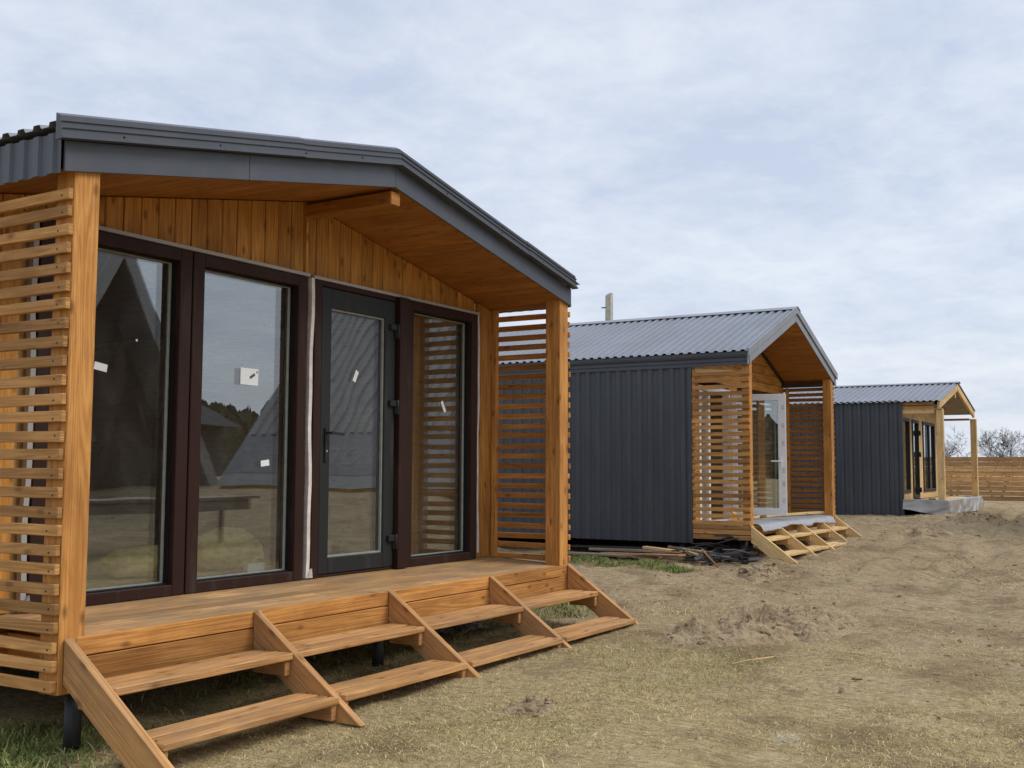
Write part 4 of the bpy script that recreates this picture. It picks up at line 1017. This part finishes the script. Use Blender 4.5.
def brown_house():
    x, y = 30.5, -26.0
    h = thing('brown_house', 'brown timber house far behind the A-frame houses', 'house', (x, y, -1.2))
    MB().box(x - 4, x + 4, y - 5, y, -1.4, 1.9).build('wall', 'soot', h)
    MB().prism([(x - 4.6, y + .5, 1.9), (x + 4.6, y + .5, 1.9), (x, y + .5, 3.6)], (0, -6, 0)).build('roof', 'felt', h)
    w = frame_mb(x - 1, x + .4, -.2, 1.0, .08, .08, .08, .08, y + .001, y + .06).build('window', 'wood_scrap', h); MB().box(x - .92, x + .32, y + .002, y + .02, -.12, .92).build('pane', 'glass', w)
brown_house()
def long_table():
    xa, xb, y, z = 8.4, 12.45, -2.9, -.42
    h = thing('long_table', 'long weathered plank table opposite the nearest cabin', 'table', (11.0, y, -1.2))
    m = MB()
    for i in range(4): m.box(xa, xb, y + i * .2, y + i * .2 + .19, z - .04, z)
    m.build('tabletop', 'wood_scrap', h, bevel=.004); MB().box(xa + .1, xb - .15, y + .70, y + .74, z - .20, z - .045).build('apron', 'wood_scrap', h)
    for x in (xa + .4, xb - .4): MB().box(x - .03, x + .03, y + .36, y + .42, g(x, y) - .05, z - .04).build('leg', 'wood_scrap', h)
long_table()
def forest():
    vs = []; fs = []; o = 0
    rr = np.random.default_rng(5)
    for k in range(2200):
        a = rr.uniform(-2.95, -.25); d = rr.uniform(120, 190); x, y = math.cos(a) * d, math.sin(a) * d
        if y > -25: continue
        hh = rr.uniform(6, 9.5); z = -2 + (d - 120) * .06; w = rr.uniform(1.2, 2.4); n = 7
        for lv, (zz, ww) in enumerate(((0, .35), (.3, .8), (.62, 1.0), (.86, .7), (1, .2))):
            for i in range(n):
                an = 2 * math.pi * i / n + lv * .4; q = w * ww * rr.uniform(.55, 1.3); vs.append((x + q * math.cos(an), y + q * math.sin(an), z + hh * zz * rr.uniform(.93, 1.05)))
        for lv in range(4):
            for i in range(n): fs.append((o + lv * n + i, o + lv * n + (i + 1) % n, o + (lv + 1) * n + (i + 1) % n, o + (lv + 1) * n + i))
        o += 5 * n
    structure(mesh_np('forest', np.array(vs), np.array(fs), 'conifer', False), 'stuff')
forest()

# ================================================================== sky, sun, camera
W = bpy.data.worlds.new('World'); scene.world = W; W.use_nodes = True
nt = W.node_tree; nt.nodes.clear()
SUN_EL, SUN_AZ = R(48), R(-62)           # azimuth of the sun in the xy plane, measured from +x
wo = N(nt, 'ShaderNodeOutputWorld'); bg = N(nt, 'ShaderNodeBackground')
sky = N(nt, 'ShaderNodeTexSky'); sky.sky_type = 'NISHITA'; sky.sun_disc = False
sky.sun_elevation = SUN_EL; sky.sun_rotation = math.pi / 2 - SUN_AZ; sky.air_density = 1.0; sky.dust_density = 2.0
tc = N(nt, 'ShaderNodeTexCoord'); sp = N(nt, 'ShaderNodeSeparateXYZ'); L(nt, tc.outputs['Generated'], sp.inputs[0])
zc = math_node(nt, 'ADD', math_node(nt, 'MAXIMUM', sp.outputs[2], 0.0), .16)
cx = math_node(nt, 'DIVIDE', sp.outputs[0], zc); cy = math_node(nt, 'DIVIDE', sp.outputs[1], zc)
cb = N(nt, 'ShaderNodeCombineXYZ'); L(nt, cx, cb.inputs[0]); L(nt, cy, cb.inputs[1])
n1 = noise(nt, mapping(nt, cb.outputs[0], (1, 1.15, 1), (0, 0, .6)), 1.9, 7, .6, None, .25)
n2 = noise(nt, mapping(nt, cb.outputs[0], (1.0, 1.0, 1), (0, 0, .5)), 7.5, 8, .66, None, .25)
cl = math_node(nt, 'ADD', math_node(nt, 'MULTIPLY', n1, .66), math_node(nt, 'MULTIPLY', n2, .34))
tone = ramp(nt, cl, .39, .62)
ccol = mix_col(nt, tone, (5.45, 6.15, 7.55), (7.5, 7.95, 8.75))
hz = ramp(nt, sp.outputs[2], .0, .30, (1, 1, 1), (0, 0, 0))
ccol = mix_col(nt, math_node(nt, 'MULTIPLY', hz, .35), ccol, (8.0, 8.4, 9.2))
# an overcast sky is brightest overhead
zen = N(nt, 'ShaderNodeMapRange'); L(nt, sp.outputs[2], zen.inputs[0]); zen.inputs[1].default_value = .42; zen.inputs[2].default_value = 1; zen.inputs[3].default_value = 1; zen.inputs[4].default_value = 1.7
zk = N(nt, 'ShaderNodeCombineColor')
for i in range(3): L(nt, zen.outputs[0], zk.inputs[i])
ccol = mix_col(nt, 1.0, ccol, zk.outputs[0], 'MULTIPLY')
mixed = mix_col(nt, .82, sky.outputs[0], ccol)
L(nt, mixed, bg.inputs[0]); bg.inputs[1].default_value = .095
L(nt, bg.outputs[0], wo.inputs[0])
sd = bpy.data.lights.new('sun', 'SUN'); sd.energy = 1.5; sd.angle = R(26); sd.color = (1, .965, .91)
so = bpy.data.objects.new('sun', sd); COL.objects.link(so)
dv = Vector((math.cos(SUN_EL) * math.cos(SUN_AZ), math.cos(SUN_EL) * math.sin(SUN_AZ), math.sin(SUN_EL)))
so.rotation_euler = dv.to_track_quat('Z', 'Y').to_euler()

f, th, pit, ro = 1097.7, .5497, .0782, .0046
cd = bpy.data.cameras.new('camera'); cam = bpy.data.objects.new('camera', cd); COL.objects.link(cam); scene.camera = cam
hd = V3(math.cos(th), math.sin(th), 0); rt = V3(math.sin(th), -math.cos(th), 0); up = V3(0, 0, 1)
c = hd * math.cos(pit) + up * math.sin(pit); u = -hd * math.sin(pit) + up * math.cos(pit)
r2 = rt * math.cos(ro) + u * math.sin(ro); u2 = u * math.cos(ro) - rt * math.sin(ro)
cam.matrix_world = Matrix(((r2[0], u2[0], -c[0], 0), (r2[1], u2[1], -c[1], 0), (r2[2], u2[2], -c[2], 0), (0, 0, 0, 1)))
cd.sensor_width = 36; cd.lens = f / 1024 * 36; cd.clip_start = .05; cd.clip_end = 3000
scene.view_settings.view_transform = 'Standard'; scene.view_settings.look = 'None'; scene.view_settings.exposure = .3; scene.view_settings.gamma = 1
scene.view_settings.use_curve_mapping = False
scene.cycles.max_bounces = 8; scene.cycles.transparent_max_bounces = 16
